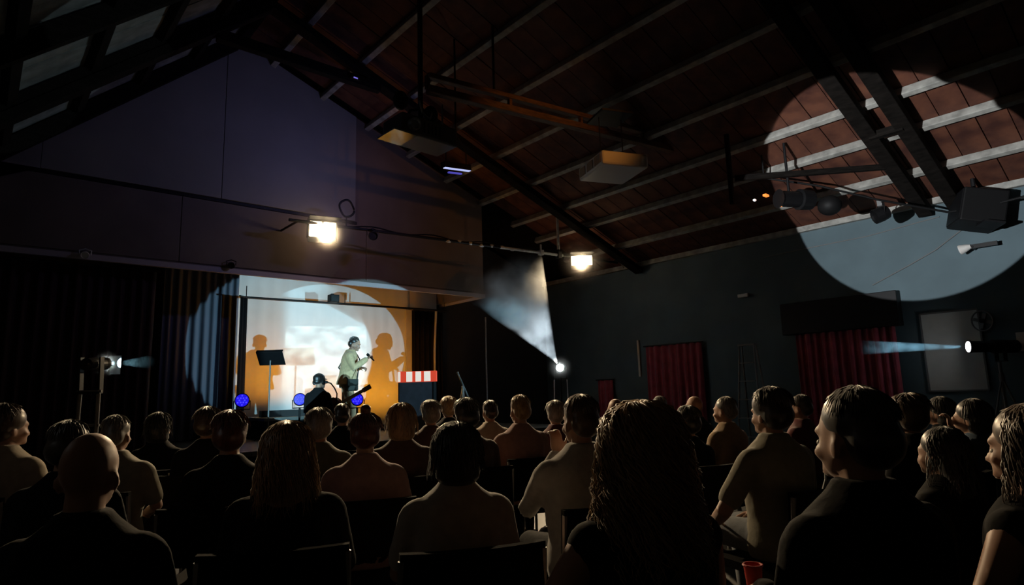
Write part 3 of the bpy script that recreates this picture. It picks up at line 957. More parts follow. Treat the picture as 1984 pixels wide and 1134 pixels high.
# cable on the lit wall, and a thin tube modelled as a cast shadow
cw1 = tag(MB().path([at(1480, 499, X=XR - .02), at(1560, 482, X=XR - .02), at(1680, 458, X=XR - .02), at(1820, 420, X=XR - .02)], .008, 6).build('wall_cable_and_shadow', GREYPL), 'thin straight cable climbing across the lit wall', 'cable')
cable_shadow = tag(MB().path([at(1690, 553, X=XR - .03), at(1760, 515, X=XR - .03), at(1812, 485, X=XR - .03), at(1870, 440, X=XR - .03)], .008, 6).build('wall_cable_and_shadow', GREYPL), 'thin line modelled as a cast shadow over lower lit wall', 'cable')
# folding a-frame by the wall
af = at(1455, 745, X=XR - .6)
aft = thing('step_ladder', 'dim folding step ladder standing by the dark wall', 'ladder', (af.x, af.y, 0))
ztop = at(1455, 668, X=XR - .6).z
for s in (-1, 1):
    for q in (-.22, .25):
        MB().tube((af.x + q, af.y + s * .24, 0), (af.x + q * .15, af.y + s * .14, ztop), .016).build('rail', GREYPL, aft)
for i in range(1, 6):
    z = ztop * i / 6
    MB().box((af.x - .22 * (1 - i / 7), af.y, z), (.08, .46 - .035 * i, .02)).build('step', GREYPL, aft)
MB().box((af.x, af.y, ztop), (.16, .32, .03)).build('top_cap', GREYPL, aft)

# ------------------------------------------------------------------ stage props
# music stand
mc = at(525, 695, d=9.9)
FZ = .6
ms = thing('music_stand', 'black music stand before the left orange shadow', 'music stand', (mc.x, mc.y, .6))
Rm_ = Matrix((Vector((R0.x, R0.y, 0)).normalized(), Vector((-R0.y, R0.x, 0)).normalized(), Vector((0, 0, 1)))).transposed()
Rd = Rm_ @ Matrix.Rotation(math.radians(-50), 3, 'X')
MB().box(mc, (.42, .26, .012), Rd).build('desk', BLACK, ms, bevel=.004)
MB().box(mc + Rd @ Vector((0, -.13, .02)), (.42, .012, .05), Rd).build('ledge', BLACK, ms)
MB().box(mc + Rd @ Vector((-.02, .0, .010)), (.20, .15, .006), Rd).build('sheet', mat('dim_paper', (.35, .36, .36), .7), ms)
MB().path([mc + Vector((0, .02, -.03)), (mc.x, mc.y + .03, 1.2), (mc.x, mc.y + .03, .75)], .012, 8).build('pole', GREYPL, ms)
for kk in range(3):
    a = kk * 2.0944
    MB().tube((mc.x, mc.y + .03, .80), (mc.x + .26 * math.cos(a), mc.y + .03 + .26 * math.sin(a), .612), .010).build('leg', BLACK, ms)

# blue par lamps along the stage floor
BLUEM = mat('blue_led', (.02, .02, .3), .3, emit=(.02, .012, 1.0), strength=.75)
for (x, y, r, d_), lab in (((469, 776, .115, 10.2), 'round blue led lamp at the navy curtain foot'), ((581, 774, .10, 9.9), 'round blue led lamp half behind seated musician'), ((692, 774, .10, 9.95), 'round blue led lamp beside the standing actor legs')):
    c = at(x, y, d=d_)
    t = thing('led_par', lab, 'stage light', (c.x, c.y, .6), 0, 'blue led lamps on stage')
    d, xx, uu = basis(Vector((CAM.x, CAM.y, 2.0)) - c)
    can = MB().lathe(c - d * .16, c, [(0, r * .6), (.03, r), (.16, r), (.162, r * .96), (.15, r * .9), (.15, .001)]).build('can', BLACK, t)
    MB().lathe(c - d * .012, c, [(0, r * .88), (.006, r * .88), (.008, r * .8)]).build('face', BLUEM, t)
    for i in range(12):
        a = i * math.pi / 6
        rr = r * (.65 if i % 2 else .35)
        MB().ellipsoid(c - d * .006 + xx * rr * math.cos(a) + uu * rr * math.sin(a), (.014, .014, .014), seg=8, rings=5).build('led', mat('blue_led_dot', (.1, .1, .6), .3, emit=(.06, .05, 1.0), strength=1.3), t, smooth=True)
    MB().path([c - d * .1 + xx * (r + .01), c - d * .1 + xx * (r + .01) - Vector((0, 0, r + .03)), c - d * .1 - xx * (r + .01) - Vector((0, 0, r + .03)), c - d * .1 - xx * (r + .01)], .009, 6).build('bracket', BLACK, t)
    MB().tube(c - d * .1 - Vector((0, 0, r + .02)), ((c - d * .1).x, (c - d * .1).y, .602), .016).build('post', BLACK, t)

# red and white lit box on a flight case
sg = at(809, 730, d=11.6)
sx0 = Vector((R0.x, R0.y, 0)).normalized()
sy0 = Vector((-sx0.y, sx0.x, 0))
Rg = Matrix((sx0, sy0, Vector((0, 0, 1)))).transposed()
fc = thing('flight_case', 'dark equipment case under the red white box', 'case', (sg.x, sg.y, .6))
casetop = sg.z - .105
MB().box((sg.x, sg.y, (.605 + casetop) / 2), (.64, .36, casetop - .605), Rg).build('body', mat('case_dark', (.05, .05, .065), .5, var=.2), fc, bevel=.01)
for s in (-1, 1):
    MB().box(Vector((sg.x, sg.y, (.605 + casetop) / 2)) + sx0 * s * .318, (.02, .37, casetop - .61), Rg).build('corner_rail', BLACK, fc)
lg = thing('striped_light_box', 'red and white striped lit box on dark case', 'light box', (sg.x, sg.y, casetop))
MB().box(sg, (.72, .12, .20), Rg).build('body', mat('red_lit', (.6, .06, .03), .5, emit=(.9, .07, .03), strength=.55), lg, bevel=.006)
for u0, u1 in ((-.355, -.31), (-.20, -.09), (-.03, .075), (.13, .25)):
    MB().box(sg + sx0 * (u0 + u1) / 2 - sy0 * .061, (u1 - u0, .01, .185), Rg).build('white_stripe', mat('white_lit', (.8, .75, .68), .5, emit=(1, .85, .72), strength=.62), lg)
# chrome keyboard stand / a-shaped stand
ka = at(897, 765, d=11.6)
kt = thing('chrome_stand', 'shiny chrome folding stand right of the lit box', 'stand', (ka.x, ka.y, .6))
top = at(886, 721, d=11.6)
mid = at(897, 748, d=11.6)
CH = mat('chrome', (.75, .75, .75), .18, 1.0)
low = at(910, 775, d=11.6)
dn = (low - top) / (top.z - low.z)
MB().tube(top, top + dn * (top.z - .612), .016).build('sloped_leg', CH, kt)
MB().tube(mid, (mid.x + (ka.x - mid.x) * 1.0, mid.y, .602), .026).build('upright_leg', CH, kt)
MB().tube(mid, mid + Vector((.10, .4, -(mid.z - .612))), .016).build('rear_leg', CH, kt)
# gooseneck microphone
ga, gb, gc = at(633, 741, d=9.5), at(648, 752, d=9.5), at(652, 778, d=9.5)
gn = thing('gooseneck_microphone', 'black curved gooseneck microphone at seated musician', 'microphone', (gc.x, gc.y, .6))
MB().path([ga, at(641, 743, d=9.5), gb, at(653, 763, d=9.5), gc, (gc.x, gc.y, .62)], .010, 8).build('neck', BLACK, gn)
MB().capsule([ga, ga + (ga - at(641, 743, d=9.5)).normalized() * .06], [.022, .022]).build('capsule', BLACK, gn, smooth=True)
MB().lathe((gc.x, gc.y, .601), (gc.x, gc.y, .64), [(0, .13), (.015, .13), (.03, .03)]).build('base', BLACK, gn)
# projected picture: lamp of the white ceiling unit throws a soft picture on the backdrop
pt = at(636, 690, Y=11.74)
lo_ = lamp('SPOT', 'picture_beam', wbx, lens_p + (pt - lens_p).normalized() * .12, pt, 1250, (.72, 1.0, .92), math.radians(28), .01, 0.0)
L = lo_.data
L.use_nodes = True
nt = L.node_tree
em = nt.nodes['Emission']
tc = nt.nodes.new('ShaderNodeTexCoord')
sx = nt.nodes.new('ShaderNodeSeparateXYZ')
nt.links.new(tc.outputs['Normal'], sx.inputs[0])


def math_node(op, a, b=None):
    n = nt.nodes.new('ShaderNodeMath')
    n.operation = op
    for i, q in enumerate((a, b)):
        if q is None: continue
        if isinstance(q, (int, float)): n.inputs[i].default_value = q
        else: nt.links.new(q, n.inputs[i])
    return n.outputs[0]


zz = math_node('ABSOLUTE', sx.outputs['Z'])
uu_ = math_node('DIVIDE', sx.outputs['X'], zz)
vv_ = math_node('DIVIDE', sx.outputs['Y'], zz)
inx = math_node('LESS_THAN', math_node('ABSOLUTE', uu_), .13)
iny = math_node('LESS_THAN', math_node('ABSOLUTE', vv_), .088)
cmb = nt.nodes.new('ShaderNodeCombineXYZ')
nt.links.new(uu_, cmb.inputs[0]); nt.links.new(vv_, cmb.inputs[1])
nz = nt.nodes.new('ShaderNodeTexNoise'); nz.inputs['Scale'].default_value = 16; nz.inputs['Detail'].default_value = 5
mp = nt.nodes.new('ShaderNodeMapping'); mp.inputs['Scale'].default_value = (1, 1.8, 1)
nt.links.new(cmb.outputs[0], mp.inputs[0]); nt.links.new(mp.outputs[0], nz.inputs['Vector'])
cr = nt.nodes.new('ShaderNodeMapRange'); cr.inputs['From Min'].default_value = .40; cr.inputs['From Max'].default_value = .66
nt.links.new(nz.outputs['Fac'], cr.inputs['Value'])
tot = math_node('MULTIPLY', math_node('MULTIPLY', inx, iny), cr.outputs[0])
nt.links.new(tot, em.inputs['Strength'])

# ------------------------------------------------------------------ people
tmp_obj = None


def remesh(mb, voxel, smooth_it=4, name='body'):
    me = mb.mesh('tmp')
    o = bpy.data.objects.new('tmp', me)
    col.objects.link(o)
    r = o.modifiers.new('r', 'REMESH')
    r.mode = 'VOXEL'
    r.voxel_size = voxel
    r.use_smooth_shade = True
    s = o.modifiers.new('s', 'SMOOTH')
    s.factor = 0.5
    s.iterations = smooth_it
    dg = bpy.context.evaluated_depsgraph_get()
    out = bpy.data.meshes.new_from_object(o.evaluated_get(dg))
    out.name = name
    bpy.data.objects.remove(o)
    bpy.data.meshes.remove(me)
    return out


def link(me, name, m, parent):
    me.materials.clear()
    me.materials.append(m)
    o = bpy.data.objects.new(name, me)
    col.objects.link(o)
    o.parent = parent
    return o


SKIN = mat('skin', (.40, .22, .15), .5, var=.08, scale=12, sheen=.3)
SKIN2 = mat('skin_tan', (.34, .17, .105), .55, var=.08, scale=12)
HAIRM = {}


def hair_mat(n, c):
    return mat('hair_' + n, c, .38, var=.35, scale=40, stretch=(3, 3, .6), sheen=.5, spec=.8)


HC = {'black': (.012, .010, .009), 'dark': (.028, .018, .012), 'brown': (.07, .038, .02), 'red': (.12, .025, .014), 'blond': (.34, .21, .10), 'grey': (.22, .20, .18), 'ginger': (.20, .085, .03), 'curlyblond': (.30, .18, .075)}


def cloth(n, c):
    return mat('cloth_' + n, c, .9, spec=.35 if max(c) > .05 else .1, sheen=.3 if max(c) > .05 else .03, var=.10, scale=25, bump=.15)


CLOTH = {'black': (.010, .010, .011), 'navy': (.012, .016, .028), 'white': (.40, .38, .35), 'cream': (.40, .34, .26), 'olive': (.10, .10, .06), 'khaki': (.26, .24, .18), 'brown': (.09, .055, .04), 'tan': (.36, .25, .15), 'grey': (.13, .13, .13), 'maroon': (.10, .02, .02), 'blue': (.08, .12, .18), 'beige': (.66, .47, .26), 'jeans': (.04, .05, .08), 'denimlight': (.20, .22, .25), 'pink': (.34, .20, .18), 'teal': (.05, .11, .12)}


def hand_parts(mb, wrist, direction, palm_n, s=1.0, curl=.5, side=1):
    w_ = np.array(tuple(wrist), float)
    d = np.array(tuple(direction), float); d /= np.linalg.norm(d)
    n = np.array(tuple(palm_n), float); n -= d * (n @ d); n /= np.linalg.norm(n)
    x = np.cross(d, n) * side
    Rm = np.stack([x, d, n], 1)
    mb.ellipsoid(w_ + d * .045 * s, (.040 * s, .055 * s, .017 * s), Rm, seg=10, rings=7)
    for i, (u, L) in enumerate(((-.030, .062), (-.010, .075), (.010, .080), (.030, .070))):
        a = w_ + d * .085 * s + x * u * s
        d1 = d * math.cos(curl * .6) - n * math.sin(curl * .6)
        d2 = d * math.cos(curl * 1.7) - n * math.sin(curl * 1.7)
        d3 = d * math.cos(curl * 2.6) - n * math.sin(curl * 2.6)
        q1 = a + d1 * L * .45 * s
        q2 = q1 + d2 * L * .32 * s
        q3 = q2 + d3 * L * .25 * s
        mb.capsule([a - d * .02 * s, a, q1, q2, q3], [.0095 * s, .0095 * s, .009 * s, .0085 * s, .0075 * s], 6)
    a = w_ + d * .03 * s + x * .030 * s
    b = a + (d * .55 + x * .75 - n * .25) * .04 * s
    mb.capsule([a, b, b + (d * .85 + x * .3 - n * .35) * .035 * s], [.012 * s, .0105 * s, .0085 * s], 6)


class Frame:
    """head frame: rotates head points about the top of the neck"""

    def __init__(self, piv, yaw=0, pitch=0, roll=0, k=1.0, o=(0, 0, 0)):
        self.R = np.array((Matrix.Rotation(yaw, 3, 'Z') @ Matrix.Rotation(pitch, 3, 'X') @ Matrix.Rotation(roll, 3, 'Y')))
        self.piv = np.array(piv, float)
        self.k = k
        self.o = np.array(o, float)

    def p(self, q):
        return (self.R @ (np.array(q, float) - self.piv) + self.piv) * self.k + self.o


HPIV = (0, .0, .655)


def head_parts(mb, F, ears=True):
    k = F.k
    e = lambda c, r, rot=None: mb.ellipsoid(F.p(c), np.array(r) * k, F.R if rot is None else F.R @ np.array(rot))
    e((0, .012, .762), (.074, .092, .096))
    e((0, .040, .715), (.064, .072, .080))
    e((0, .055, .675), (.050, .055, .050))
    e((0, .098, .648), (.026, .022, .020))
    e((0, .100, .757), (.050, .018, .014))
    for s in (-1, 1):
        e((s * .036, .088, .700), (.022, .022, .022))
        if ears: e((s * .076, .010, .712), (.010, .022, .032), Matrix.Rotation(s * .35, 3, 'Z'))
        mb.capsule([F.p((s * .008, .112, .690)), F.p((s * .013, .118, .692))], [.008 * k, .007 * k], 6)
    mb.capsule([F.p((0, .104, .745)), F.p((0, .116, .718)), F.p((0, .127, .694))], [.008 * k, .009 * k, .0115 * k], 8)
    mb.capsule([F.p((0, .112, .686)), F.p((0, .126, .690))], [.010 * k, .008 * k], 8)
    e((0, .106, .668), (.023, .011, .007))
    e((0, .103, .655), (.020, .011, .008))


def strands(mb, F, c, r, n, length, curl, rad, spread=1.0, front=.9, hang=True):
    """locks flowing from the crown over the hair volume; c, r: hair ellipsoid in head space"""
    c, r = np.array(c, float), np.array(r, float)
    for i in range(n):
        ph = rng.uniform(0, 2 * np.pi)
        th0 = rng.uniform(.05, .9)
        fr = max(0.0, math.sin(ph))                 # +y is the face
        L = length * rng.uniform(.75, 1.08)
        seg = max(4, int(L / .035))
        th = th0
        pts = []
        p = None
        amp = curl * rng.uniform(.6, 1.3)
        fq, p0 = rng.uniform(30, 48), rng.uniform(0, 6.28)
        s = 0.0
        for j in range(seg + 1):
            lim = 1.55 - front * fr
            if th < max(lim, th0 + .15):
                q = np.array([math.sin(th) * math.cos(ph), math.sin(th) * math.sin(ph), math.cos(th)]) * r * (1.0 + .05 * rng.uniform(0, 1)) + c
                th += .035 / max(r[2], .06)
            else:
                if fr > .55 or not hang: break
                q = pts[-1][0] + np.array([.004 * spread * math.cos(ph), .004 * spread * math.sin(ph), -.033])
            pts.append((q, s))
            s += .035
        if len(pts) < 3: continue
        out = []
        for q, s in pts:
            wob = amp * min(1, s / .08)
            out.append(F.p(q + wob * np.array([math.cos(fq * s + p0), math.sin(fq * s + p0), .4 * math.sin(fq * s * .7)])))
        m = len(out)
        rr = [rad * F.k * (1 - .75 * (j / (m - 1)) ** 2) for j in range(m)]
        mb.path(out, rr, 3)


def build_hair(t, F, style, colr, near):
    k = F.k
    mb = MB()
    e = lambda c, r: mb.ellipsoid(F.p(c), np.array(r) * k, F.R)
    st_ = None
    if style == 'bald': return
    if style == 'short':
        e((0, -.006, .788), (.083, .098, .084)); e((0, -.048, .735), (.080, .066, .075))
        st_ = dict(c=(0, -.008, .780), r=(.087, .100, .092), n=260, length=.075, curl=.003, rad=.0038, front=.72)
    elif style == 'full':
        e((0, -.004, .785), (.098, .108, .098)); e((0, -.035, .735), (.094, .088, .085))
        st_ = dict(c=(0, -.010, .772), r=(.104, .112, .112), n=420, length=.13, curl=.010, rad=.0038, front=.75)
    elif style == 'bob':
        e((0, -.006, .785), (.100, .108, .096)); e((0, -.035, .72), (.104, .086, .10)); e((0, -.03, .66), (.10, .075, .06))
        st_ = dict(c=(0, -.012, .765), r=(.106, .110, .112), n=460, length=.22, curl=.006, rad=.0036, front=.8)
    elif style == 'afro':
        e((0, -.004, .790), (.112, .120, .105)); e((0, -.02, .735), (.110, .098, .095))
        st_ = dict(c=(0, -.008, .775), r=(.116, .122, .118), n=460, length=.12, curl=.018, rad=.004, front=.7)
    elif style == 'long':
        e((0, -.006, .785), (.095, .106, .094)); e((0, -.04, .70), (.100, .075, .12)); e((0, -.062, .56), (.105, .055, .14))
        st_ = dict(c=(0, -.014, .768), r=(.102, .110, .108), n=620, length=.38, curl=.009, rad=.0036, front=.8, spread=1.2)
    elif style == 'curly':
        e((0, -.004, .785), (.100, .112, .098)); e((0, -.032, .70), (.108, .084, .12)); e((0, -.058, .57), (.116, .062, .14))
        st_ = dict(c=(0, -.010, .765), r=(.108, .116, .118), n=1300, length=.46, curl=.022, rad=.0036, front=.75, spread=1.3)
    elif style == 'bun':
        e((0, -.006, .782), (.094, .104, .092)); e((0, -.03, .735), (.092, .085, .080)); e((0, -.035, .895), (.036, .036, .030)); e((0, -.03, .868), (.024, .024, .02))
        st_ = dict(c=(0, -.008, .770), r=(.098, .107, .103), n=420, length=.13, curl=.009, rad=.0038, front=.75)
    elif style == 'cap':
        e((0, .0, .790), (.090, .106, .085)); e((0, .10, .775), (.062, .070, .010)); e((0, -.03, .735), (.080, .078, .05))
    me = remesh(mb, .010 if near else .012, 2, 'hair')
    if st_:
        n = st_.pop('n')
        if not near: n = int(n * .35)
        sb = MB()
        strands(sb, F, st_['c'], st_['r'], n, st_['length'], st_['curl'], st_['rad'], st_.get('spread', 1), st_['front'], style in ('bob', 'long', 'curly'))
        sv, sf = sb.arrays()
        nv = len(me.vertices)
        a = np.empty(nv * 3); me.vertices.foreach_get('co', a); a = a.reshape(-1, 3)
        fa = [tuple(p.vertices) for p in me.polygons]
        m2 = bpy.data.meshes.new('hair')
        m2.from_pydata(np.concatenate([a, sv]).tolist(), [], fa + [tuple(i + nv for i in q) for q in sf])
        m2.polygons.foreach_set('use_smooth', [True] * len(m2.polygons))
        m2.update()
        bpy.data.meshes.remove(me)
        me = m2
    link(me, 'hat' if style == 'cap' else 'hair', hair_mat(colr, HC[colr]), t)


TORSO = [(.0, .165, .125), (.08, .182, .138), (.20, .162, .118), (.34, .172, .122), (.44, .186, .122), (.505, .186, .110), (.548, .155, .092), (.585, .105, .074), (.62, .068, .060)]


HANDS = {}


def make_person(label, loc, rz, k, hair='short', hcol='dark', top='black', bottom='black', sleeve='long', sw=1.0, head_yaw=0.0, head_pitch=0.0, lean=0.0, arm='lap', near=False, seat_z=.46, skin=SKIN, group='seated audience', name='person', face=False, tilt=0.0):
    """seated person; origin on the floor under the seat, facing local +y"""
    t = thing(name, label, 'person', loc, rz, group)
    o = np.array([0, 0, seat_z + .004])

    def P(x, y, z):
        return np.array([x, y + lean * max(0, z), z]) * k + o

    fz = -seat_z / k                                # floor in body units
    F = Frame(HPIV, head_yaw, head_pitch, tilt, k, o + np.array([0, lean * .66 * k, 0]))

    def torso(mb, g, rings=TORSO, zmin=-1):
        mb.loft([(*P(0, 0, z), (a * (sw if z > .3 else (1 + sw) / 2) + g) * k, (b + g) * k) for z, a, b in rings if z >= zmin])
        for s in (-1, 1):
            mb.ellipsoid(P(s * .162 * sw, 0, .495), np.array((.062 + g, .060 + g, .058 + g)) * k)

    A = {}
    for s in (-1, 1):
        sh = (s * .185 * sw, 0, .490)
        if arm == 'chin' and s == -1:
            el, wr = (s * .21 * sw, .20, .30), (s * .05, .19, .575)
        elif arm == 'out' and s == -1:
            el, wr = (s * .36 * sw, .02, .26), (s * .27, .22, .16)
        elif arm == 'cup' and s == -1:
            el, wr = (s * .27 * sw, .0, .25), (s * .16, .22, .33)
        elif arm == 'fan' and s == -1:
            el, wr = (s * .31 * sw, .10, .27), (s * .27, .30, .33)
        elif arm == 'head' and s == -1:
            el, wr = (s * .34 * sw, .14, .52), (s * .13, .10, .66)
        else:
            el, wr = (s * .245 * sw, .05, .26), (s * .10, .26, .175)
        A[s] = (sh, el, wr)

    def arms(mb, g, upto):
        for s in (-1, 1):
            sh, el, wr = (np.array(q) for q in A[s])
            if upto == 'short':
                mid = sh + (el - sh) * .72
                mb.capsule([P(*sh), P(*(sh + (el - sh) * .4)), P(*mid)], [(.056 + g) * k, (.052 + g) * k, (.052 + g) * k])
            else:
                mb.capsule([P(*sh), P(*(sh + (el - sh) * .5)), P(*el), P(*(el + (wr - el) * .5)), P(*(el + (wr - el) * (1 if upto == 'full' else .94)))], [(.055 + g) * k, (.047 + g) * k, (.041 + g) * k, (.037 + g) * k, (.028 + g) * k])

    def legs(mb, g, foot=True):
        for s in (-1, 1):
            hip, kn = P(s * .092, .02, .098), P(s * .125, .43, .085)
            an = np.array([kn[0], kn[1] - .02, .10])
            mb.capsule([hip, (hip + kn) / 2, kn], [(.084 + g) * k, (.074 + g) * k, (.058 + g) * k])
            mb.capsule([kn, kn * .6 + an * .4 + np.array([0, -.012, 0]), an], [(.056 + g) * k, (.054 + g) * k, (.036 + g) * k])
            if foot: mb.capsule([an - np.array([0, .02, .045]), an + np.array([0, .12, -.06])], [.042, .034])

    vox = .009 if near else .0115
    mb = MB()
    torso(mb, 0)
    mb.capsule([P(0, -.012, .54), P(0, -.002, .60), F.p((0, .005, .68))], [.060 * k, .054 * k, .053 * k])
    head_parts(mb, F)
    arms(mb, 0, 'full')
    legs(mb, 0)
    for s in (-1, 1):
        sh, el, wr = (np.array(q) for q in A[s])
        if arm in ('chin', 'head') and s == -1: dr, pn, cu = (0, .1, 1), (0, -1, 0), .9
        else: dr, pn, cu = (-s * .5, .85, -.25), (0, .25, 1), .45
        hand_parts(mb, P(*wr), dr, pn, k, cu, -s)
    hw = P(*A[-1][2]) + np.array([.5, .85, -.25]) * .075 * k
    HANDS[label] = Vector(loc) + Matrix.Rotation(rz, 3, 'Z') @ Vector(tuple(hw))
    link(remesh(mb, vox, 3), 'body', skin, t)
    build_hair(t, F, hair, hcol, near)
    mb = MB()
    torso(mb, .016, [(z, a, b) for z, a, b in TORSO if z < .61] + ([(.618, .064, .056), (.640, .056, .052)] if sleeve != 'none' else [(.60, .08, .06)]))
    arms(mb, .013, 'short' if sleeve == 'short' else 'long') if sleeve != 'none' else None
    link(remesh(mb, .013 if near else .016, 3, 'top'), 'shirt', cloth(top, CLOTH[top]), t)
    mb = MB()
    mb.loft([(*P(0, 0, z), (a + .018) * k, (b + .018) * k) for z, a, b in ((.012, .165, .125), (.08, .182, .138), (.15, .172, .125))])
    legs(mb, .013, False)
    link(remesh(mb, .018, 3, 'trousers'), 'trousers', cloth(bottom, CLOTH[bottom]), t)
    for s in (-1, 1):
        kn = P(s * .125, .43, .085)
        an = np.array([kn[0], kn[1] - .02, .10])
        MB().loft([(an[0], an[1] + .05, 0.0, .045, .135), (an[0], an[1] + .05, .025, .046, .135), (an[0], an[1] + .03, .06, .042, .105), (an[0], an[1] - .01, .10, .040, .055)], 14).build('shoe', mat('black_leather', (.015, .013, .012), .4), t, world=False, smooth=True)
    if face:
        for s in (-1, 1):
            MB().ellipsoid(F.p((s * .031, .094, .724)), np.array((.0125, .0115, .010)) * k).build('eye', mat('eye_white', (.5, .48, .45), .2), t, world=False, smooth=True)
    return t


# stacking chair: one mesh per part, copied for everybody
def chair_parts():
    out = []
    out.append(('seat', MB().bbox((-.22, -.20, .415), (.22, .24, .452)).mesh('seat'), CHAIRF))
    v, f = [], []
    for i in range(9):
        x = -.22 + .44 * i / 8
        y = -.255 - .0 + .035 * (abs(i - 4) / 4) ** 2
        for (dy, z) in ((0, .56), (-.02, .80), (-.05, .80), (-.03, .56)):
            v.append((x, y + dy, z))
    for i in range(8):
        for q in range(4):
            a, b = i * 4 + q, i * 4 + (q + 1) % 4
            f.append((a, b, b + 4, a + 4))
    f += [(3, 2, 1, 0), (32, 33, 34, 35)]
    out.append(('backrest', MB().add(v, f).mesh('backrest'), CHAIRF))
    for s in (-1, 1):
        out.append(('leg', MB().path([(s * .20, .21, .42), (s * .215, .24, .0)], .011, 6).mesh('leg'), STEEL))
        out.append(('leg', MB().path([(s * .20, -.19, .42), (s * .215, -.26, .0)], .011, 6).mesh('leg'), STEEL))
        out.append(('back_post', MB().path([(s * .21, -.19, .43), (s * .215, -.24, .56), (s * .215, -.262, .78)], .011, 6).mesh('back_post'), STEEL))
    for _, m, mm in out: m.materials.append(mm)
    return out


CHP = chair_parts()


def chair(loc, rz, label):
    t = thing('stacking_chair', label, 'chair', loc, rz, 'audience chairs')
    for n, m, _ in CHP:
        o = bpy.data.objects.new(n, m)
        col.objects.link(o)
        o.parent = t
    return t


STAGE_AT = Vector((5.3, 10.6, 0))
# label, px x of head, px y of head top, depth, options
AUD = [
    ('person in pale top seated at the far left edge', 18, 782, 3.45, dict(hair='full', hcol='brown', top='cream', sleeve='short', head_yaw=-.5)),
    ('person in black seated directly beyond the nearest left person', 140, 815, 2.5, dict(hair='short', hcol='dark', top='black')),
    ('person in black top seated nearest at the left side', 178, 838, 1.55, dict(hair='bald', hcol='dark', top='black', near=True, sw=.95)),
    ('person in khaki shirt seated below the twin pole stand', 229, 805, 3.5, dict(hair='short', hcol='grey', top='khaki', sleeve='short', sw=1.1)),
    ('person in black seated between twin pole stand and navy curtain', 312, 798, 4.5, dict(hair='bob', hcol='black', top='black')),
    ('person in black seated below the navy stage curtain', 405, 788, 4.2, dict(hair='full', hcol='brown', top='black')),
    ('person in black seated before the leftmost blue lamp', 449, 795, 3.0, dict(hair='full', hcol='red', top='black', head_yaw=.1)),
    ('person in black seated in near row before the music stand', 560, 815, 2.2, dict(hair='long', hcol='blond', top='black', near=True)),
    ('person in olive shirt seated before the seated musician', 620, 790, 3.8, dict(hair='full', hcol='grey', top='olive', sleeve='short')),
    ('person in black far forward below the standing actor', 664, 782, 5.6, dict(hair='short', hcol='dark', top='black')),
    ('person in pink top seated before the standing actor', 708, 796, 3.05, dict(hair='bun', hcol='red', top='pink', sleeve='short', near=True, sw=1.0)),
    ('person in brown top seated below the striped box', 777, 780, 3.8, dict(hair='bob', hcol='blond', top='brown', sleeve='short')),
    ('person in brown far forward between striped box and chrome stand', 834, 775, 5.2, dict(hair='full', hcol='grey', top='brown')),
    ('person in black farthest forward just left of chrome stand', 868, 768, 6.4, dict(hair='full', hcol='blond', top='black')),
    ('person in brown seated directly under the chrome stand', 903, 771, 4.1, dict(hair='full', hcol='black', top='brown')),
    ('person in cream top seated beyond chrome stand toward the plume', 948, 776, 5.75, dict(hair='short', hcol='dark', top='cream', sleeve='short')),
    ('person in white tee seated nearest at the centre', 882, 816, 2.15, dict(hair='bob', hcol='black', top='white', sleeve='short', near=True)),
    ('person in pink short sleeved top seated left of smoke lamp', 1006, 766, 4.6, dict(hair='short', hcol='curlyblond', top='pink', sleeve='short')),
    ('person in maroon top seated beneath the smoke plume lamp', 1074, 776, 5.2, dict(hair='full', hcol='grey', top='maroon', head_yaw=-.3)),
    ('person in white shirt with hand raised to chin', 1121, 766, 2.75, dict(hair='short', hcol='brown', top='white', arm='chin', near=True, sw=1.08, face=True, head_yaw=.1)),
    ('person in sleeveless black top seated nearest right of centre', 1232, 774, 1.55, dict(hair='curly', hcol='curlyblond', top='black', sleeve='none', near=True, arm='out')),
    ('person in black far forward right of the smoke lamp', 1192, 773, 5.3, dict(hair='bald', hcol='grey', top='black')),
    ('person in black farthest forward before narrow red curtain', 1275, 768, 6.6, dict(hair='short', hcol='grey', top='black')),
    ('person in black seated between sleeveless black top and khaki shirt', 1328, 786, 3.9, dict(hair='full', hcol='dark', top='black')),
    ('person in black before right edge of narrow red curtain', 1345, 768, 5.6, dict(hair='bald', hcol='grey', top='black', head_yaw=.2)),
    ('person in tan top seated left of the step ladder', 1402, 769, 4.7, dict(hair='short', hcol='grey', top='tan', sleeve='short', head_yaw=0.2, face=True)),
    ('person in khaki shirt and light jeans with elbow out', 1487, 750, 3.0, dict(hair='full', hcol='dark', top='khaki', sleeve='short', near=True, sw=1.08, bottom='denimlight', arm='out', face=True)),
    ('person in maroon top seated beyond the khaki shirt', 1547, 765, 4.9, dict(hair='short', hcol='dark', top='maroon', head_yaw=.2, face=True)),
    ('person in black shirt seated nearest at the right', 1646, 752, 1.47, dict(hair='short', hcol='black', top='black', near=True, sw=1.12, arm='cup', head_yaw=0.02, face=True)),
    ('person in black seated before the wide red curtain', 1752, 762, 3.3, dict(hair='afro', hcol='brown', top='black', head_yaw=0.2, face=True)),
    ('person in black seated under the pale wall board', 1815, 768, 4.3, dict(hair='bob', hcol='black', top='black', head_yaw=0.2, face=True)),
    ('person in blue top with hand raised to head', 1876, 772, 3.5, dict(hair='bob', hcol='black', top='blue', sleeve='short', head_yaw=0.15, arm='head', face=True)),
    ('person in black seated right of the nearest black shirt', 1815, 826, 2.3, dict(hair='long', hcol='black', top='black', head_yaw=.2, arm='fan')),
    ('person in sleeveless black top seated at right edge', 1978, 782, 1.65, dict(hair='long', hcol='brown', top='black', sleeve='none', near=True, head_yaw=0.15, face=True, arm='out')),
]
import time as _t
_t0 = _t.time()
placed = []
